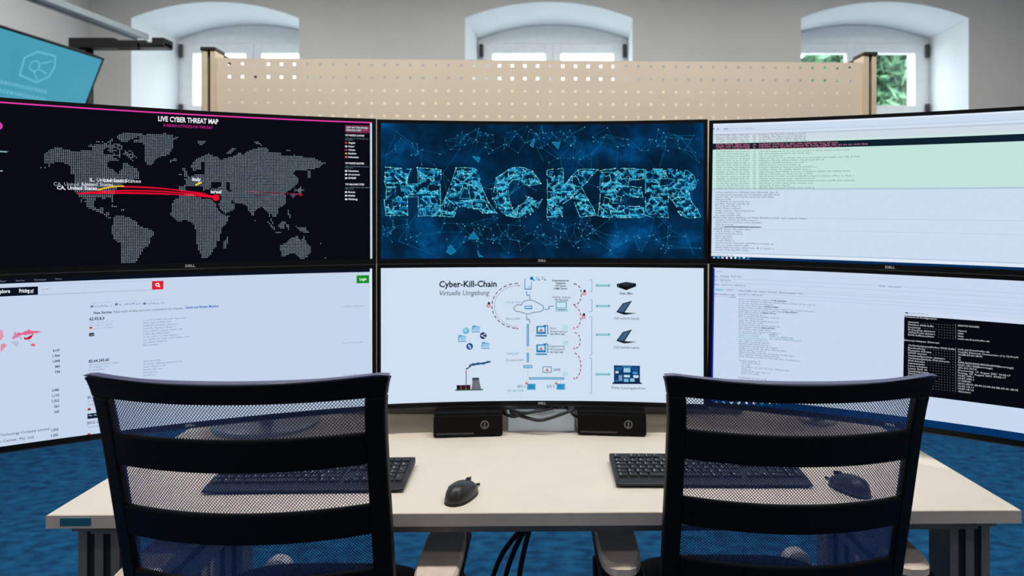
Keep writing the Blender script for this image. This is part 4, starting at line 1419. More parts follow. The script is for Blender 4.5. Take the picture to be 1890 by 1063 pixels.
CY_ = [(0, 78, 136), (0, 96, 158), (4, 120, 180), (14, 150, 204), (0, 66, 118), (2, 88, 150), (40, 180, 220)]
BR = [(60, 200, 226), (96, 220, 236), (36, 176, 214), (140, 236, 244)]
for P_, holes in LET:
    x0, x1 = min(p[0] for p in P_), max(p[0] for p in P_)
    y0, y1 = min(p[1] for p in P_), max(p[1] for p in P_)
    pts = []
    while len(pts) < 300:
        x, y = rng.uniform(x0, x1), rng.uniform(y0, y1)
        if in_poly(x, y, P_) and not any(in_poly(x, y, H_) for H_ in holes):
            pts.append((x, y))
    inside = lambda p: in_poly(p[0], p[1], P_) and not any(in_poly(p[0], p[1], H_) for H_ in holes)
    mid = lambda p, q_: ((p[0] + q_[0]) / 2, (p[1] + q_[1]) / 2)
    # facets
    for k in range(190):
        a = rng.choice(pts)
        near = sorted(pts, key=lambda q_: (q_[0] - a[0]) ** 2 + (q_[1] - a[1]) ** 2)[1:7]
        b, c = rng.sample(near, 2)
        if inside(mid(a, b)) and inside(mid(a, c)):
            if (b[0] - a[0]) * (c[1] - a[1]) - (b[1] - a[1]) * (c[0] - a[0]) > 0:
                b, c = c, b
            MC.poly('glowing_letters', [a, b, c], rng.choice(CY_), 1)
    # clusters of fine parallel strokes, thin wires, bright nodes
    for k in range(60):
        a = rng.choice(pts)
        st = rng.choice(((1.9, 0.15), (1.6, 1.3), (-1.8, 0.1), (1.5, -1.2), (2.2, 0.0)))
        ln = rng.choice(((0.3, 5.0), (2.6, 3.0), (-2.4, 3.2), (4.0, 0.6)))
        c = rng.choice(((16, 148, 200), (30, 176, 220), (60, 200, 230)))
        for j in range(8):
            p0 = (a[0] + st[0] * j, a[1] + st[1] * j)
            p1 = (p0[0] + ln[0], p0[1] + ln[1])
            if inside(p0) and inside(p1):
                MC.lines('glowing_letters', [p0, p1], MC.pw(1000, 350, 0.75), c, 2)
                if rng.random() < 0.35:
                    MC.disc('glowing_letters', p0[0], p0[1], 0.7, (150, 236, 248), 5, 6)
    for k in range(150):
        a = pts[k]
        near = sorted(pts, key=lambda q_: (q_[0] - a[0]) ** 2 + (q_[1] - a[1]) ** 2)[2:9]
        b = rng.choice(near)
        if inside(mid(a, b)):
            MC.lines('glowing_letters', [a, b], MC.pw(1000, 350, rng.choice((0.4, 0.5, 0.7))), rng.choice(BR), 3)
    ring = []
    for i in range(len(P_)):
        a, b = P_[i], P_[(i + 1) % len(P_)]
        n = max(1, int(math.hypot(b[0] - a[0], b[1] - a[1]) / 8))
        for j in range(n):
            ring.append((a[0] + (b[0] - a[0]) * j / n + rng.uniform(-0.7, 0.7), a[1] + (b[1] - a[1]) * j / n + rng.uniform(-0.7, 0.7)))
    ring.append(ring[0])
    for a, b in zip(ring[:-1], ring[1:]):
        if rng.random() < 0.8:
            MC.lines('glowing_letters', [a, b], MC.pw(1000, 350, rng.choice((0.5, 0.6, 0.9))), rng.choice(((90, 216, 236), (56, 196, 226), (130, 232, 244))), 4)
        if rng.random() < 0.55:
            MC.disc('glowing_letters', a[0], a[1], rng.choice((0.7, 0.9, 1.2)), (205, 246, 252), 5, 7)
    for k in range(70):
        a = rng.choice(pts)
        MC.disc('glowing_letters', a[0], a[1], rng.choice((0.5, 0.7, 1.0)), rng.choice(((170, 238, 248), (120, 220, 240), (220, 250, 254))), 5, 6)
    for H_ in holes:
        MC.lines('glowing_letters', H_ + [H_[0]], MC.pw(1000, 350, 0.6), (80, 206, 230), 4)
net = []
for cx_, cy_, sx, sy, n in ((880, 255, 70, 22, 34), (985, 250, 60, 24, 34), (1075, 265, 60, 24, 32), (880, 430, 55, 24, 26), (1050, 430, 55, 26, 44), (740, 430, 45, 25, 20), (1200, 440, 70, 25, 26), (1230, 260, 60, 25, 24), (750, 270, 45, 25, 16), (1000, 350, 300, 110, 110), (950, 445, 90, 20, 26)):
    for _ in range(n):
        x, y = rng.gauss(cx_, sx * 0.6), rng.gauss(cy_, sy * 0.6)
        if 706 < x < 1295 and 233 < y < 472:
            net.append((x, y))
for i, a in enumerate(net):
    near = sorted(net, key=lambda q_: (q_[0] - a[0]) ** 2 + (q_[1] - a[1]) ** 2)[1:9]
    for b in rng.sample(near, 2):
        if math.hypot(a[0] - b[0], a[1] - b[1]) < 60:
            MC.lines('particle_network', [a, b], MC.pw(1000, 350, 0.34), rng.choice(((14, 84, 130), (20, 104, 150), (26, 120, 164))), 1)
    MC.disc('particle_network', a[0], a[1], rng.choice((0.6, 0.8, 1.0)), rng.choice(((90, 176, 214), (120, 206, 230), (60, 140, 190))), 2, 6)
for (x, y), (x2, y2) in (((735, 445), (768, 396)), ((735, 445), (800, 470)), ((813, 432), (822, 398)), ((990, 270), (1003, 298)), ((987, 262), (1000, 235)), ((1235, 250), (1282, 250)), ((1262, 280), (1282, 248)), ((1215, 420), (1232, 400)), ((1265, 430), (1280, 470))):
    MC.lines('particle_network', [(x, y), (x2, y2)], MC.pw(1000, 350, 0.5), (24, 110, 156), 1)
for pts in ([(864, 441), (874, 427), (884, 441)], [(823, 465), (832, 452), (842, 464), (832, 470)], [(872, 288), (886, 291), (883, 300)], [(881, 462), (885, 470), (892, 474), (884, 474)], [(978, 268), (987, 255), (984, 272)], [(1018, 262), (1034, 262), (1030, 275)]):
    MC.poly('particle_network', pts, (14, 112, 160), 2)
    MC.lines('particle_network', pts + [pts[0]], MC.pw(1000, 350, 0.4), (50, 170, 206), 3)
MC.finish()

# ------------------------------------------------------------------ upper right: packet list
MRU.screen(glow((205, 221, 240)))
g = MRU
X0 = 1313.0
def vb(name, y0, y1, rgb, x0=None, x1=None, L=1):
    g.bar(name, x0, x1, 1320, y0, y1, rgb, L)
vb('toolbar', 228.6, 231.2, (224, 236, 250))
vb('toolbar', 241.5, 242.5, (188, 204, 226))
vb('toolbar', 245.5, 246.6, (224, 232, 246))
vb('toolbar', 247.0, 249.6, (186, 200, 216))
vb('packet_rows', 249.6, 260.5, (206, 218, 228))
vb('packet_rows', 260.5, 264.8, (202, 228, 226))
vb('selected_rows', 264.8, 276.2, (14, 34, 48))
vb('packet_rows', 276.2, 347.6, (194, 228, 220))
vb('packet_rows', 347.6, 350.0, (172, 196, 210))
vb('detail_pane', 399.8, 401.0, (190, 208, 226))
vb('detail_pane', 421.4, 422.4, (192, 210, 228))
vb('detail_pane', 465.6, 466.8, (172, 190, 212))
vb('detail_pane', 467.4, 471.8, (222, 234, 246))
g.ruv('task_bar', g.u0, g.v0, g.u1, g.uv(1316, 472.6)[1], (4, 46, 92), 2)
DK = (46, 62, 80)
for k, x in enumerate((1314.5, 1317.5, 1325, 1337.5, 1341.5)):
    g.disc('toolbar', x, 238.0, 1.2, (30, 50, 70), 3, 8)
for k in range(10):
    g.disc('toolbar', 1346 + 4.6 * k, 237.4 - 0.05 * k, 1.0, ((150, 168, 190), (150, 190, 214), (60, 86, 110))[0 if k < 4 else (1 if k < 7 else 2)], 3, 6)
g.disc('toolbar', 1314, 231.5, 1.0, (20, 40, 60), 3, 8)
COLS = [(1322, 1340), (1341, 1363), (1365, 1383), (1390, 1395), (1401, 1405)]
def packet(y, rgb, end, seed, cap=2.7, dens=0.62):
    v = None
    for (a, b) in COLS:
        g.dashes('packet_text', a, y, b, cap, rgb, seed, cw=0.72, dens=dens)
        seed += 3
    g.dashes('packet_text', 1406, y - 0.3, end, cap, rgb, seed, cw=0.72, dens=dens)
ends = [1486, 1486, 1486, 1492]
for k in range(4):
    y = 250.4 + 4.02 * k
    packet(y, (92, 106, 118), ends[k], k)
for k, e_ in enumerate((1546, 1601, 1549)):
    packet(267.8 + 4.1 * k, (226, 130, 160), e_, 20 + k, 2.9)
gends = [1567, 1497, 1446, 1587, 1519, 1491, 1477, 1507, 1498, 1569, 1500, 1575, 1501, 1577, 1502, 1456, 1502]
for k, e_ in enumerate(gends):
    packet(281.0 + 4.17 * k, (78, 116, 112), e_, 40 + k, 2.5)
dends = [1437, 1437, 1428, 1348, 1382, 1383, 1366, 1366, 1392, 1367, 1368, 1489, 1399, 1404, 1353, 1404, 1386, 1368, 1371, 1350, 1350, 1355, 1427, 1380, 1427, 1380]
for k, e_ in enumerate(dends):
    x = 1317 if k in (11, 16) else 1320.5
    y = 356.0 + 4.23 * k
    g.dashes('detail_text', x, y, e_, 2.7, (76, 96, 122), 80 + k, cw=0.70, dens=0.66)
    if k == 15:
        g.bar('detail_text', 1337, 1404, 1340, y - 1.9, y - 0.5, (60, 80, 106), 4)
g.dashes('detail_text', 1316, 471.0, 1353, 2.0, (120, 140, 164), 9)
def taskicons(g, xs, y, sc=1.0):
    cols = [(232, 238, 246)] * 6 + [(40, 190, 220), (236, 240, 246), (60, 150, 200)]
    for k, x in enumerate(xs):
        c = cols[k % 9]
        if k == 1:
            c = (60, 196, 220)
        if k in (2, 7, 8):
            g.rect('task_bar', x - 2.0 * sc, y - 1.4 * sc, x + 2.0 * sc, y + 1.2 * sc, c, 3)
        elif k == 0:
            g.poly('task_bar', [(x + 1.5 * sc, y - 1.8 * sc), (x - 2 * sc, y), (x + 1.5 * sc, y + 1.6 * sc)], c, 3)
        else:
            g.disc('task_bar', x, y, 2.0 * sc, c, 3, 10)
        if k > 5:
            g.rect('task_bar', x - 3.0 * sc, y + 2.2 * sc, x + 3.0 * sc, y + 3.2 * sc, (70, 160, 210), 3)
taskicons(g, (1317.6, 1325.7, 1333.6, 1341.5, 1349.5, 1357.3, 1365, 1373, 1381), 475.8)
g.finish()

# ------------------------------------------------------------------ lower left: search page
MLL.screen(glow((196, 213, 236)))
g = MLL
g.ruv('page_header', g.u0, g.uv(180, 516.9)[1], g.u1 - 0.0052, g.v1, (10, 18, 34), 2)
g.ruv('page_header', g.u1 - 0.0046, g.uv(684, 590)[1], g.u1 - 0.0003, g.v1 - 0.001, (226, 238, 250), 2)
for st, xa, xb, y in (('Maps', -4, 11, 520.6), ('Service', 29, 45, 519.4), ('Developer', 64, 86, 518.0), ('More', 102, 114, 516.4)):
    g.text('page_header', st, xa, y, 3.0, (126, 140, 160), xb)
g.bar('nav_bar', None, 70, 60, 529.0, 544.6, (10, 18, 32), 2)
g.text('nav_bar', 'Explore', -9.5, 541.6, 6.6, (236, 240, 248), 18.5, bold=1, L=4)
g.text('nav_bar', 'Pricing', 35.2, 540.2, 6.8, (236, 240, 248), 54.6, bold=1, L=4)
g.lines('nav_bar', [(59.5, 535.6), (57, 535.8), (57, 540.4), (61, 540.0), (61, 538.0)], g.pw(58, 538, 1.0), (230, 236, 246), 4)
g.lines('nav_bar', [(58.6, 538.2), (62.0, 534.6), (60.2, 534.6)], g.pw(58, 538, 1.0), (230, 236, 246), 4)
g.bar('search_field', 70, 281, 200, 520.6, 521.4, (176, 194, 220), 2)
g.bar('search_field', 70, 281, 200, 538.0, 539.0, (160, 176, 200), 2)
g.dashes('search_field', 78, 536.0, 96, 3.4, (160, 178, 200), 4)
g.rect('search_button', 280.4, 519.0, 301.6, 533.9, (222, 28, 50), 2)
g.disc('search_button', 290.6, 525.6, 3.5, (246, 240, 244), 4, 20)
g.disc('search_button', 290.6, 525.6, 1.8, (222, 28, 50), 5, 16)
g.lines('search_button', [(292.8, 527.6), (295.4, 530.0)], g.pw(290, 525, 1.5), (246, 240, 244), 4)
g.rect('login_button', 658.2, 508.4, 681.2, 522.4, (18, 140, 34), 2)
g.text('login_button', 'Login', 663.8, 517.6, 5.0, (240, 248, 242), 676.2, bold=1, L=4)
for xa, xb, y in ((167, 205, 567.2), (212, 258, 563.6), (264, 303, 562.0)):
    g.dashes('result_text', xa + 8, y, xb, 3.4, (126, 146, 172) if xa != 212 else (96, 140, 196), int(xa), cw=0.72)
    g.rect('result_text', xa, y - 3.6, xa + 5.5, y, (104, 124, 150), 3)
    g.bar('result_text', xa, xb, xb, y - 9.6, y - 9.0, (170, 186, 210), 3)
g.text('result_text', 'New Service:', 173, 579.8, 4.4, (22, 30, 50), 206.5, bold=1)
g.text('result_text', 'Keep track of what you have connected to the Internet.', 209.6, 577.6, 4.2, (44, 66, 104), 338)
g.text('result_text', 'Check out Shodan Monitor', 341.6, 569.8, 4.2, (24, 96, 178), 404, bold=1)
g.text('result_text', '62.93.8.3', 165.0, 591.6, 5.2, (18, 26, 44), 192.4, bold=1)
g.text('result_text', '82.64.243.60', 163.6, 669.6, 5.2, (18, 26, 44), 201.4, bold=1)
for y, xb, s_ in ((597.0, 208, 1), (602.4, 206, 2), (607.6, 211, 3)):
    g.dashes('result_text', 165 if s_ < 3 else 173, y, xb, 2.6, (150, 168, 194), s_ * 5)
g.rect('result_text', 164.8, 604.0, 170.4, 605.0, (20, 20, 30), 4)
g.rect('result_text', 164.8, 605.0, 170.4, 606.0, (190, 30, 36), 4)
g.rect('result_text', 164.8, 606.0, 170.4, 607.0, (214, 150, 50), 4)
g.rect('result_text', 164.6, 614.8, 173.8, 620.2, (12, 22, 40), 4)
g.text('result_text', 'ssl', 166.6, 619.0, 2.6, (226, 234, 244), 172.2, L=6)
for y, xb, s_ in ((675.0, 219, 4), (679.8, 199, 5), (685.0, 196, 6)):
    g.dashes('result_text', 163.6, y, xb, 2.6, (130, 148, 176), s_ * 5)
for k, e_ in enumerate((342, 314, 326, 322, 336, 313, 326, 351, 308, 291)):
    g.dashes('result_text', 264.4, 592.4 + 5.12 * k, e_, 2.7, (128, 146, 172), 60 + k, cw=0.66)
for k, e_ in enumerate((296, 336, 308, 299, 293, 288)):
    g.dashes('result_text', 264.4, 668.4 + 5.2 * k, e_, 2.7, (128, 146, 172), 75 + k, cw=0.66)
for y in (566.8, 634.4, 693.5):
    g.dashes('result_text', 633, y, 671, 2.2, (140, 158, 184), int(y))
num = (30, 42, 66)
for k, st in enumerate(('4,107', '1,966', '1,008', '885', '758')):
    g.text('count_text', st, 97.4 if k < 3 else 101.4, 649.3 + 9.9 * k, 4.2, num, 110.6, bold=1)
for k, st in enumerate(('2,086', '1,115', '1,022', '561', '365')):
    g.text('count_text', st, 96.0 if k < 3 else 100.0, 722.6 + 10.0 * k, 4.2, num, 109.2, bold=1)
g.text('count_text', '1,356', 94.6, 796.0, 4.2, num, 107.8, bold=1)
g.text('count_text', '1,222', 94.2, 806.2, 4.2, num, 107.0, bold=1)
g.text('count_text', 'Aliyun Information Technology Company Limited', -62, 814.4, 4.8, num, 91.2)
g.text('count_text', 'Information Center, Pty. Ltd', -40, 823.0, 4.8, num, 62)
# small world map
k_ = (0, 590, 4.43)
PK = (226, 104, 140)
for P_, c in (([(128, 118), (150, 104), (175, 110), (200, 96), (235, 84), (262, 92), (300, 92), (345, 97), (318, 104), (300, 112), (278, 108), (272, 124), (248, 118), (205, 128), (182, 122), (160, 134), (142, 130)], PK),
              ([(110, 118), (122, 104), (130, 96), (134, 104), (124, 118), (116, 124)], (222, 120, 156)), ([(228, 82), (236, 76), (242, 84), (234, 88)], PK), ([(158, 140), (178, 138), (176, 158), (166, 166)], (200, 170, 200)), ([(222, 168), (236, 166), (262, 184), (240, 182)], (196, 186, 212)),
              ([(195, 140), (215, 150), (245, 130), (272, 122), (262, 140), (245, 160), (200, 165), (196, 150)], (200, 16, 48)),
              ([(95, 150), (120, 118), (140, 125), (160, 140), (130, 150), (105, 160)], (206, 132, 172)),
              ([(248, 205), (270, 192), (292, 208), (280, 218), (252, 214)], (226, 96, 130)),
              ([(85, 182), (150, 175), (155, 195), (135, 228), (125, 215)], (186, 190, 216)),
              ([(-60, 90), (20, 85), (28, 140), (0, 170), (-60, 150)], (224, 150, 180)), ([(5, 205), (30, 190), (55, 210), (20, 250), (5, 270)], (230, 140, 166)),
              ([(0, 110), (22, 140), (10, 165), (-20, 150)], (206, 60, 100))):
    g.poly('heat_map', px_poly(*k_, P_), c, 2)
g.text('result_text', 'BIG-IP', 162, 736.4, 5.2, (40, 56, 88), 186)
g.text('result_text', 'BIG-IP', 161.2, 783.6, 5.2, (40, 56, 88), 186)
g.dashes('result_text', 162, 742.4, 186, 2.6, (130, 148, 176), 33)
g.dashes('result_text', 162, 748.6, 180, 2.6, (130, 148, 176), 34)
g.disc('result_text', 164.6, 755.4, 2.6, (170, 40, 60), 3, 12)
g.rect('result_text', 161.4, 764.0, 188, 770.2, (14, 24, 42), 3)
g.dashes('result_text', 163.2, 768.6, 186, 2.6, (190, 204, 222), 35, L=5)
g.dashes('result_text', 161, 789.6, 184, 2.4, (140, 158, 184), 36)
g.rect('result_text', 161, 800.5, 167, 804.5, (196, 30, 54), 3)
g.finish()

# ------------------------------------------------------------------ lower middle: network diagram
MLC.screen(glow((207, 224, 242)))
g = MLC
BK, BL, TL, LB = (28, 34, 48), (34, 108, 158), (70, 160, 176), (148, 204, 232)
pw = lambda w: g.pw(1000, 600, w)
g.text('heading', 'Cyber-Kill-Chain', 810.6, 530.0, 11.0, (18, 24, 38), 916.8, bold=1)
g.text('heading', 'Virtuelle Umgebung', 811.4, 545.4, 9.0, (26, 34, 52), 903.4, slant=0.2)
def dash_arc(pts, w, rgb, on=6.0, off=3.4, name='red_arrow', rgb2=None):
    g.nx()
    acc, draw = 0.0, True
    cur = [pts[0]]
    k = 0
    for a, b in zip(pts[:-1], pts[1:]):
        d = math.hypot(b[0] - a[0], b[1] - a[1])
        acc += d
        if draw:
            cur.append(b)
        if acc > (on if draw else off):
            if draw:
                g.lines(name, cur, pw(w), rgb2 if (rgb2 and k % 2) else rgb, 3)
                k += 1
            draw, acc = not draw, 0.0
            cur = [b]
    if draw and len(cur) > 1:
        g.lines(name, cur, pw(w), rgb, 3)
def arcpts(cx, cy, rx, ry, a0, a1, n=70):
    return [(cx + rx * math.cos(R(a0 + (a1 - a0) * i / n)), cy - ry * math.sin(R(a0 + (a1 - a0) * i / n))) for i in range(n + 1)]
dash_arc(arcpts(956, 564.5, 48, 41.5, 90, 270), 1.6, (92, 20, 44), 5.2, 3.2)
dash_arc(arcpts(957, 565.0, 44.5, 38, 90, 268), 1.0, (130, 50, 76), 1.2, 1.6)
def arrow(x, y, dx, dy, rgb, s=3.2, name='red_arrow'):
    n = math.hypot(dx, dy)
    dx, dy = dx / n, dy / n
    g.poly(name, [(x + dx * s, y + dy * s), (x - dy * s * 0.8, y + dx * s * 0.8), (x + dy * s * 0.8, y - dx * s * 0.8)], rgb, 4)
    g.poly(name, [(x + dx * s, y + dy * s), (x + dy * s * 0.8, y - dx * s * 0.8), (x - dy * s * 0.8, y + dx * s * 0.8)], rgb, 4)
CR = (190, 24, 48)
arrow(954, 606.2, 1, 0, CR)
arrow(957, 527, 1, 0, (120, 30, 50), 2.0)
for (ya, yb, rx, c, bul) in ((524, 563, 13, (112, 22, 46), True), (566, 606, 12, CR, True), (614, 643.5, 11, (150, 22, 48), False), (652, 699, 12, (150, 20, 44), False)):
    dash_arc(arcpts(1060, (ya + yb) / 2, rx, (yb - ya) / 2, 88, -88), 1.7, c, 4.6, 2.8)
    arrow(1060.5, yb - 0.6, -1, 0.25, c, 2.8)
arrow(1061, 524, -1, -0.1, (130, 24, 46), 2.4)
for (x, y) in ((901.8, 563), (1078.4, 540.5), (1077.2, 584.0)):
    g.nx()
    g.disc('lock_icon', x, y + 1.4, 3.6, (196, 60, 84), 2, 12)
    g.disc('lock_icon', x, y + 1.6, 2.4, (230, 200, 214), 3, 12)
    g.disc('lock_icon', x + 0.6, y - 3.4, 2.4, (30, 20, 30), 3, 10)
    g.rect('lock_icon', x - 1.6, y + 1.2, x + 1.6, y + 2.0, (150, 60, 80), 4)
T = 'diagram_text'
for st, xa, xb, y, cap in (('Internetserver', 1019.6, 1050.8, 519.3, 3.7), ('Webserver', 1025.4, 1044.8, 524.3, 3.5), ('FTP Server', 1025.4, 1044.8, 529.4, 3.5), ('E-Mail Server', 1022.6, 1047.6, 534.2, 3.5),
                           ('Hacker Laptop', 1020.0, 1052.8, 550.2, 4.0), ('OS: Kali Linux', 1024.0, 1049.0, 555.0, 3.3),
                           ('Büro-', 1015.6, 1027.0, 607.8, 4.0), ('Arbeitsrechner', 1015.4, 1048.0, 613.5, 4.0), ('OS: Win10 x64', 1015.4, 1042.0, 618.2, 3.3),
                           ('Engineering', 1014.6, 1041.8, 640.8, 4.0), ('Workstation', 1014.4, 1042.6, 646.6, 4.0), ('OS: Win7 x64', 1014.8, 1038.8, 651.6, 3.3),
                           ('HMI', 1022.2, 1034.0, 685.2, 5.0), ('SPS 1', 955.0, 969.0, 715.8, 4.8), ('SPS 2', 1009.0, 1023.4, 715.8, 4.8),
                           ('Zotac ZBox', 1143.4, 1168.0, 543.2, 3.8), ('Dell Latitude Laptop', 1133.4, 1180.0, 589.2, 4.2), ('Dell Latitude Laptop', 1133.4, 1180.0, 642.8, 4.2), ('Mobile Schulungsplattform', 1128.6, 1190.6, 717.6, 4.2)):
    g.nx()
    g.text(T, st, xa, y, cap, BK, xb, bold=1 if cap < 3.9 else 0)
for st, xa, xb, y, c in (('172.16.1.0/16', 933.6, 961.6, 559.8, (60, 150, 190)), ('Büro-LAN', 934.4, 959.6, 590.2, (110, 120, 136)), ('10.0.2.0/8', 935.8, 956.4, 654.6, (60, 150, 190)), ('Prozess-LAN', 934.4, 966.2, 666.6, (110, 116, 126)), ('192.168.1.0/24', 935.8, 966.2, 723.2, (60, 140, 176))):
    g.nx()
    g.text(T, st, xa, y, 3.9, c, xb)
# server, cloud, lightning, bus lines
g.rect('server_icon', 968.2, 514.0, 969.4, 534.0, BL, 2)
g.rect('server_icon', 980.0, 520.0, 981.0, 534.0, BL, 2)
g.rect('server_icon', 968.2, 532.8, 981.0, 534.4, BL, 2)
g.rect('server_icon', 974.0, 528.5, 979.0, 531.5, LB, 2)
g.disc('server_icon', 981.4, 513.8, 3.3, (26, 116, 172), 3, 16)
g.disc('server_icon', 985.8, 517.0, 1.6, (40, 130, 180), 3, 10)
for x in (991.5, 1002.5):
    g.disc('server_icon', x, 513.6, 3.0, (120, 170, 196), 3, 12)
    g.disc('server_icon', x, 513.6, 1.9, (196, 218, 236), 4, 12)
    g.rect('server_icon', x + 2.5, 515.6, x + 5.0, 518.0, BL, 4)
def bolt(x, y, x2, y2):
    mx, my = (x + x2) / 2, (y + y2) / 2
    dx, dy = (x2 - x), (y2 - y)
    n = math.hypot(dx, dy)
    nx, ny = -dy / n * 2.4, dx / n * 2.4
    g.lines('network_lines', [(x, y), (mx + nx, my + ny), (mx - nx, my - ny), (x2, y2)], pw(1.3), BL, 3)
bolt(971.6, 537.2, 978.2, 552.4)
bolt(971.8, 582.6, 977.8, 597.2)
bolt(1004.4, 571.4, 1022.4, 564.8)
cl = arcpts(957.5, 569.0, 9.0, 6.5, 60, 280, 16) + arcpts(974.5, 573.8, 9, 6.0, 220, 330, 12) + arcpts(994, 568.5, 9.4, 7.2, -90, 70, 14) + arcpts(977.5, 561.5, 14.5, 7.5, 25, 155, 16)
g.lines('cloud_icon', cl + [cl[0]], pw(1.2), (50, 96, 124), 3)
g.rect('cloud_icon', 968.4, 564.0, 982.4, 570.6, BL, 3)
g.rect('cloud_icon', 969.4, 565.0, 981.4, 569.0, (164, 210, 238), 4)
def tube_(x0, y0, x1, y1):
    g.rect('network_lines', x0, y0, x1, y1, BL, 2)
    g.rect('network_lines', x0 + 1.1, y0 + 1.0, x1 - 1.1, y1 - 1.0, (138, 204, 232), 3)
ORG = (228, 198, 160)
g.rect('network_lines', 973.6, 597, 974.6, 700, ORG, 1)
tube_(972.2, 598.4, 976.2, 638.8)
tube_(972.2, 651.4, 976.2, 668.6)
tube_(966.4, 674.2, 982.4, 679.6)
tube_(976.4, 696.6, 1041.2, 700.6)
for (x0, y0, x1, y1) in ((976.4, 609.2, 988, 610.2), (976.4, 643.8, 988, 644.8), (980.2, 700.6, 981.0, 708), (1034.6, 700.6, 1035.4, 708), (1010.0, 688, 1010.8, 696.6)):
    g.rect('network_lines', x0, y0, x1, y1, ORG, 1)
def warn(x, y, s=3.0):
    g.nx()
    g.poly('warning_icon', [(x - s, y + s * 0.8), (x + s, y + s * 0.8), (x, y - s)][::-1], (190, 20, 34), 5)
    g.poly('warning_icon', [(x - s, y + s * 0.8), (x + s, y + s * 0.8), (x, y - s)], (190, 20, 34), 5)
    g.rect('warning_icon', x - 0.35, y - s * 0.4, x + 0.35, y + s * 0.45, (250, 240, 244), 6)
for yy in (601.0, 635.0):
    g.nx()
    g.rect('computer_icon', 990.0, yy + 0.6, 1007.6, yy + 15.6, (34, 128, 182), 2)
    g.rect('computer_icon', 993.0, yy + 3.0, 1005.0, yy + 11.6, (196, 224, 242), 3)
    g.rect('computer_icon', 988.6, yy + 17.6, 1009.6, yy + 20.0, (34, 116, 170), 2)
    g.lines('computer_icon', [(1003, yy - 0.2), (1011.0, yy), (1011.0, yy + 16.6)], pw(1.5), (40, 70, 100), 2)
    warn(998.8, yy + 8.0, 3.4)
g.nx()
g.lines('computer_icon', [(1026.6, 571.6), (1026.6, 557.4), (1045.2, 557.4), (1045.2, 568.0)], pw(1.6), TL, 2)
g.rect('computer_icon', 1029.4, 560.0, 1042.6, 566.4, (196, 230, 240), 2)
g.rect('computer_icon', 1027.0, 568.0, 1045.0, 569.2, TL, 2)
g.rect('computer_icon', 1025.4, 573.4, 1047.6, 574.6, TL, 2)
g.rect('computer_icon', 1028.6, 570.6, 1044.6, 572.0, (36, 70, 110), 3)
g.lines('computer_icon', [(1027, 568.4), (1025.4, 574)], pw(0.9), TL, 2)
g.lines('computer_icon', [(1045, 568.4), (1047.6, 574)], pw(0.9), TL, 2)
g.nx()
g.lines('computer_icon', [(1002.0, 677.0), (1017.6, 677.0), (1017.6, 687.4), (1002.0, 687.4), (1002.0, 677.0)], pw(1.2), BL, 2)
warn(1009.8, 682.2, 3.2)
for x, in ((980.6,), (1035.0,)):
    g.nx()
    g.rect('controller_icon', x - 7.8, 708.2, x + 8.0, 719.6, (64, 164, 208), 2)
    for i in range(3):
        for j in range(2):
            g.rect('controller_icon', x - 5.2 + 3.7 * i, 710.4 + 4.0 * j, x - 2.6 + 3.7 * i, 713.0 + 4.0 * j, (34, 104, 168), 3)
    warn(x - 8.6, 706.6, 3.0)
for (x, y) in ((1043.4, 604.2), (1043.4, 632.6), (1043.2, 690.6)):
    g.nx()
    g.disc('tick_icon', x, y, 4.3, (110, 190, 196), 2, 18)
    g.disc('tick_icon', x, y, 3.5, (208, 238, 242), 3, 18)
    g.lines('tick_icon', [(x - 1.8, y), (x - 0.5, y + 1.6), (x + 2.2, y - 1.6)], pw(0.8), (40, 120, 140), 4)
# brackets and double arrows
for (y0, y1, x) in ((516.6, 538.2, 1092.6), (553.2, 575.2, 1092.6), (584.6, 655.2, 1092.2), (660.4, 726.2, 1091.8)):
    g.nx()
    g.lines('bracket', [(x - 4.6, y0), (x, y0), (x, y1), (x - 4.6, y1)], pw(1.1), (120, 166, 186), 2)
for y in (527.0, 564.8, 617.6, 691.0):
    g.nx()
    g.rect('double_arrow', 1101.6, y - 1.7, 1124.2, y + 1.7, (60, 150, 164), 2)
    g.rect('double_arrow', 1101.6, y - 0.9, 1124.2, y + 0.6, (176, 220, 232), 3)
    g.poly('double_arrow', [(1098.8, y), (1103.0, y + 3.0), (1103.0, y - 3.0)], (60, 150, 164), 2)
    g.poly('double_arrow', [(1127.0, y), (1122.8, y - 3.0), (1122.8, y + 3.0)], (60, 150, 164), 2)
# hardware pictures
def q4(name, pts, rgb, L=2):
    g.poly(name, pts, rgb, L)
    g.poly(name, pts[::-1], rgb, L)
g.nx()
q4('hardware_picture', [(1138.4, 524.0), (1156, 520.2), (1174, 523.2), (1156, 528.6)], (40, 46, 58))
q4('hardware_picture', [(1138.4, 524.0), (1156, 528.6), (1156, 535.8), (1138.4, 529.6)], (14, 18, 26))
q4('hardware_picture', [(1156, 528.6), (1174, 523.2), (1174, 528.6), (1156, 535.8)], (22, 26, 36))
g.rect('hardware_picture', 1140.0, 526.2, 1142.0, 528.4, (110, 120, 132), 3)
for dy in (0, 53.0):
    g.nx()
    q4('hardware_picture', [(1137.4, 576.0 + dy), (1149.4, 559.8 + dy), (1166.8, 555.0 + dy), (1151.0, 579.4 + dy)], (20, 26, 36))
    q4('hardware_picture', [(1140.4, 574.4 + dy), (1150.6, 561.0 + dy), (1163.4, 557.4 + dy), (1150.2, 576.6 + dy)], (66, 94, 126), 3)
    q4('hardware_picture', [(1137.4, 576.0 + dy), (1156.0, 576.8 + dy), (1175.6, 578.4 + dy), (1152.0, 581.0 + dy)], (18, 22, 30), 4)
g.nx()
g.rect('hardware_picture', 1133.2, 674.2, 1181.2, 707.4, (18, 60, 110), 2)
q4('hardware_picture', [(1131.4, 705.6), (1182.8, 705.6), (1185.8, 708.8), (1129.6, 708.8)], (10, 30, 60), 3)
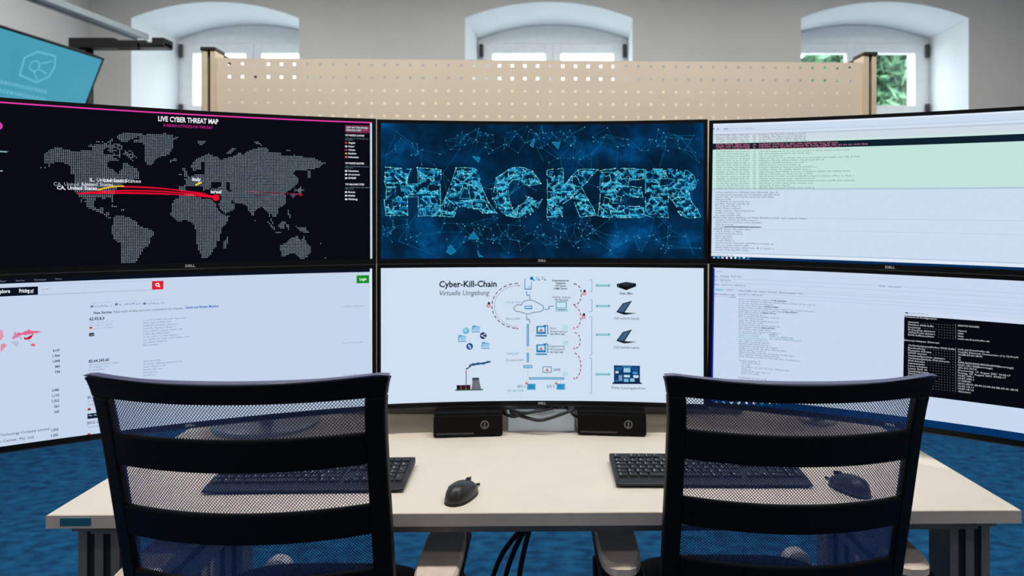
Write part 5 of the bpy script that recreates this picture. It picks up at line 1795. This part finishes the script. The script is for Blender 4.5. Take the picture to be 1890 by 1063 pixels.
for (x0, y0, x1, y1, c) in ((1136.5, 677.5, 1147.5, 683, (30, 96, 156)), (1151, 679, 1163.5, 687.5, (150, 206, 226)), (1167, 678, 1177.5, 683.5, (28, 84, 146)), (1136, 685, 1141.5, 689, (210, 226, 240)),
                            (1168, 686, 1177, 690.5, (70, 150, 196)), (1151.5, 692, 1162.5, 696.5, (190, 220, 236)), (1142, 692.5, 1148.5, 703, (120, 150, 190)), (1151.5, 699, 1160, 705, (120, 180, 214)), (1163, 698.5, 1171, 704.5, (140, 190, 220)), (1169, 692.5, 1178.5, 697.5, (200, 226, 240)), (1136, 701.5, 1141, 704.5, (40, 120, 180)), (1148, 675.8, 1166, 677.6, (60, 150, 200)), (1173, 699, 1180, 704.5, (30, 40, 70))):
    g.rect('hardware_picture', x0, y0, x1, y1, c, 4)
# icons and plant picture
g.nx()
g.disc('round_icon', 860.0, 610.6, 6.0, (98, 180, 208), 2, 20)
g.disc('round_icon', 859.0, 609.6, 3.8, (140, 208, 228), 3, 16)
g.nx()
g.disc('round_icon', 891.9, 619.6, 6.2, (14, 34, 84), 2, 20)
g.lines('round_icon', [(895.2, 616.6), (888.6, 619.6), (895.2, 622.8)], pw(1.0), (226, 234, 246), 3)
for (x, y) in ((895.0, 616.8), (888.8, 619.6), (895.0, 622.6)):
    g.disc('round_icon', x, y, 1.3, (232, 238, 248), 4, 8)
g.nx()
g.disc('round_icon', 866.8, 639.4, 6.2, (20, 70, 146), 2, 20)
g.rect('round_icon', 864.8, 637, 866.0, 641.5, (232, 238, 248), 3)
g.rect('round_icon', 867.6, 637.6, 868.8, 642.5, (232, 238, 248), 3)
g.poly('round_icon', [(865.4, 635.4), (867.2, 638.2), (863.6, 638.2)], (232, 238, 248), 3)
g.poly('round_icon', [(868.2, 644.0), (866.4, 641.2), (870.0, 641.2)], (232, 238, 248), 3)
for (x, y) in ((870.6, 600.8), (845.0, 618.2), (888.4, 631.2)):
    g.nx()
    q4('folder_icon', [(x, y + 9.4), (x + 1.4, y + 0.6), (x + 6.4, y), (x + 7.4, y + 1.4), (x + 13, y + 1.4), (x + 13, y + 9.4)], (56, 140, 192))
    q4('folder_icon', [(x + 0.6, y + 9.4), (x + 3.2, y + 2.8), (x + 16.2, y + 2.2), (x + 14.2, y + 9.4)], (148, 200, 230), 3)
    g.rect('folder_icon', x, y + 11.0, x + 15.2, y + 12.3, (40, 130, 182), 2)
g.rect('power_plant', 859.3, 684.4, 861.4, 711, (132, 140, 152), 2)
for y in (684.6, 686.8):
    g.rect('power_plant', 859.1, y, 861.7, y + 1.2, (196, 60, 70), 3)
g.rect('power_plant', 842.8, 711.0, 868.6, 719.6, (30, 30, 40), 2)
for x in (850.0, 859.0, 867.0):
    g.rect('power_plant', x, 711.4, x + 1.6, 719.2, (190, 60, 76), 3)
q4('power_plant', [(871.4, 697.4), (884.0, 697.4), (885.0, 706), (888.4, 719.2), (869.8, 719.2), (871.8, 706)], (110, 112, 122))
g.rect('power_plant', 871.6, 697.2, 884.0, 701.6, (62, 68, 80), 3)
g.rect('power_plant', 840.2, 719.2, 891.6, 720.4, (36, 92, 62), 3)
sm = catmull([(859.4, 682.0, 0), (865.5, 678.4, 0), (869.5, 673.4, 0), (876.5, 672.6, 0), (884, 671.0, 0), (893, 670.8, 0), (899, 668.4, 0), (905.8, 667.6, 0)], 5)
for i in range(len(sm) - 1):
    wdt = 1.2 + 3.6 * math.sin(min(1.0, i / 14) * 1.5) * (1 - 0.45 * i / len(sm)) + 0.8 * math.sin(i * 1.1)
    g.lines('power_plant', [(sm[i].x, sm[i].y), (sm[i + 1].x, sm[i + 1].y)], pw(wdt), (26, 76, 110), 2)
g.finish()

# ------------------------------------------------------------------ lower right: scanner window and console
MRL.screen(glow((200, 216, 239)))
g = MRL
g.ruv('window_edge', g.u0, g.v0, g.u0 + 0.0036, g.v1 - 0.001, (14, 40, 196), 2)
def vb2(y0, y1, rgb, x0=1318, x1=None, xr=1330, L=1):
    g.bar('tool_rows', x0, x1, xr, y0, y1, rgb, L)
vb2(513.2, 514.6, (186, 203, 228))
vb2(521.0, 522.0, (184, 200, 226), 1330)
vb2(529.6, 530.6, (188, 204, 228), 1332)
vb2(533.4, 534.2, (184, 198, 222))
g.rect('tool_rows', 1318.2, 531.8, 1337.2, 537.4, (168, 214, 240), 2)
g.rect('tool_rows', 1318.6, 545.4, 1358, 549.4, (190, 204, 226), 2)
g.bar('tool_rows', 1361.6, None, 1365, 541.2, 542.0, (180, 196, 222), 2)
g.bar('tool_rows', 1361.6, None, 1365, 547.0, 547.8, (184, 200, 226), 2)
Tn = (50, 66, 96)
S = 'scan_text'
g.dashes(S, 1321, 502.0, 1334, 2.4, (130, 150, 180), 1)
for st, xa, xb, y in (('Scan', 1318.4, 1325.0, 511.4), ('Werkzeuge', 1329.2, 1345.4, 510.9), ('Profil', 1349.2, 1357.6, 511.2), ('Hilfe', 1361.0, 1368.2, 511.5), ('Ziel:', 1318.0, 1324.2, 518.2), ('Befehl:', 1318.0, 1327.4, 526.4), ('nmap -T4 -A -v 10.87.100.160', 1331.8, 1375.8, 526.8), ('10.87.100.160', 1329.0, 1348.4, 518.6), ('Rechner', 1321.2, 1334.0, 535.8), ('Dienste', 1341.6, 1352.4, 536.2)):
    g.text(S, st, xa, y, 2.9, Tn, xb)
for st, xa, xb, y in (('Nmap-Ausgabe', 1363.0, 1387.4, 537.6), ('Ports / Rechner', 1390.0, 1413.6, 539.2), ('Netzstruktur', 1416.4, 1434.8, 540.2), ('Rechnerdetails', 1438.0, 1469.0, 541.4), ('Scans', 1472.4, 1482.0, 542.6), ('nmap -T4 -A -v 10.87.100.160', 1362.2, 1406.6, 544.6)):
    g.text(S, st, xa, y, 2.9, Tn, xb)
g.dashes(S, 1318.4, 543.6, 1357.6, 2.6, Tn, 3, cw=0.7)
g.dashes(S, 1347, 549.6, 1357.6, 2.4, (110, 130, 160), 4)
g.text(S, 'Profil:', 1623.6, 529.6, 3.0, Tn, 1634.0)
g.dashes(S, 1639.6, 530.4, 1661, 2.6, (90, 108, 140), 5, cw=0.7)
rowsS = [(1454, 0), (1504, 0), (1427, 0), (1436, 0), (1504, 0), (1472, 0), (1432, 0), (1409, 0), (1440, 0), (1409, 0), (1438, 0), (1409, 0), (1438, 0), (1432, 0), (1421, 0), (1440, 0), (1405, 0), (1401, 1), (1414, 1), (1418, 2), (1420, 3), (1422, 3), (1435, 3), (1453, 3), (1412, 3), (1468, 3), (1440, 3), (1477, 3), None, (1403, 3), (1404, 4), (1384, 4), (1457, 4), (1386, 4), (1421, 4), (1401, 4), None, (1414, 3), (1409, 0), (1402, 0), (1440, 0)]
for k, r_ in enumerate(rowsS):
    if r_ is None:
        continue
    e_, kind = r_
    y = 552.6 + 3.92 * k
    c = {0: (84, 100, 128), 1: (60, 150, 140), 2: (70, 150, 150), 3: (64, 80, 110), 4: (84, 100, 128)}[kind]
    g.dashes(S, 1363.4 + (5 if kind == 4 else 0), y, e_, 2.4, c, 200 + k, cw=0.66, dens=0.62)
    if kind == 0 and k in (0, 3, 5, 6, 13):
        g.dashes(S, e_ - 26, y + (e_ - 1390) * 0.055, e_, 2.5, (24, 36, 60), 300 + k, cw=0.66, dens=0.8, L=4)
for k in (17, 18):
    y = 552.6 + 3.92 * k
    g.dashes(S, 1420, y + 3.0, 1463 if k == 17 else 1480, 2.5, (60, 150, 136), 400 + k, cw=0.66)
g.dashes(S, 1420, 552.6 + 3.92 * 16 + 3.0, 1434, 2.6, (40, 56, 84), 5, cw=0.66, dens=0.8)
# console
g.rect('console_window', 1668.6, 574.2, 1960, 602.0, (206, 220, 240), 2)
vtop, vbot = g.uv(1669, 582.2)[1], g.uv(1750, 736.6)[1]
g.ruv('console_window', g.uv(1668.8, 600)[0], vbot, g.u1, vtop, (7, 10, 16), 3)
g.ruv('console_window', g.uv(1668.8, 600)[0], vtop, g.u1, g.uv(1669, 574.6)[1], (206, 219, 240), 3)
g.rect('console_window', 1670.8, 576.2, 1676.2, 578.8, (24, 28, 40), 4)
g.text('console_text', 'Eingabeaufforderung', 1677.4, 578.8, 2.6, (110, 122, 146), 1713.6, L=5)
WT = (214, 218, 226)
def con(st, xa, y, xb=None, cap=3.1):
    g.text('console_text', st, xa, y, cap, WT, xb, L=5)
con('Windows-IP-Konfiguration', 1668.8, 585.8, 1729.0)
con('Ethernet-Adapter Ethernet:', 1669.0, 629.0, 1734.0)
A1 = [('Hostname', 1696.0), ('Primäres DNS-Suffix', 1724.0), ('Knotentyp', 1699.0), ('IP-Routing aktiviert', 1726.0), ('WINS-Proxy aktiviert', 1726.0), ('DNS-Suffixsuchliste', 1724.0)]
A2 = [('Verbindungsspezifisches DNS-Suffix', 1763.5), ('Beschreibung', 1707.4), ('Physische Adresse', 1719.0), ('DHCP aktiviert', 1711.0), ('Autokonfiguration aktiviert', 1744.4), ('Verbindungslokale IPv6-Adresse', 1752.6), ('IPv4-Adresse', 1707.0), ('Subnetzmaske', 1707.0), ('Lease erhalten', 1711.4), ('Lease läuft ab', 1711.6), ('Standardgateway', 1714.2), ('DHCP-Server', 1704.2), ('DHCPv6-IAID', 1704.0)]
B1 = ['DESKTOP-EA2UE9D', None, 'Hybrid', 'Nein', 'Nein', 'iosb-ast.fraunhofer.de']
B2 = ['iosb-ast.fraunhofer.de', 'Intel(R) Ethernet Connection (11) I219-LM', 'A4-BB-6D-81-28-95', 'Ja', 'Ja', 'fe80::8620:8425:ff0f:2564%9(Bevorzugt)', '10.87.100.160(Bevorzugt)', '255.255.255.0', 'Donnerstag, 19. August 2021 15:02:17', 'Freitag, 20. August 2021 07:02:17', '10.87.100.1', '10.87.100.1', '111459181', '00-01-00-01-28-50-22-00-A4-BB-6D-81-28-95', '10.87.18.11', '10.87.18.12', 'Aktiviert']
CWR = 2.58
def rows(A, B, ya, yb):
    for k in range(max(len(A), len(B))):
        yl, yr = ya + 4.72 * k, yb + 4.86 * k
        if k < len(A):
            con(A[k][0], 1676.2, yl, A[k][1])
        sx = (A[k][1] if k < len(A) else 1690) + 4
        ul, ur = g.uv(1676.2, yl), g.uv(1764.0, yr)
        # leader dots and colon
        x = 1763.6
        g.rect('console_text', 1763.4, yr - 3.0 - 1.0, 1764.2, yr - 3.2, WT, 5)
        g.rect('console_text', 1763.4, yr - 1.4, 1764.2, yr - 0.6, WT, 5)
        x -= 5.2
        while x > sx:
            yy = yl + (yr - yl) * (x - 1676.2) / (1767 - 1676.2) - 0.7
            g.rect('console_text', x, yy - 0.9, x + 0.9, yy, (170, 176, 186), 5)
            x -= 5.2
        if k < len(B) and B[k]:
            con(B[k], 1768.2, yr, 1768.2 + CWR * len(B[k]) * (1 + 0.0012 * len(B[k])))
rows(A1, B1, 595.6, 602.2)
rows(A2, B2, 638.4, 645.8)
# task bar
g.ruv('task_bar', g.u0 + 0.0036, g.v0, g.u1, g.v0 + 0.0165, (6, 50, 98), 2)
taskicons(g, (1321.5, 1335.5, 1350, 1363.5, 1378, 1392, 1406, 1421, 1436), 743.5, 1.4)
g.finish()
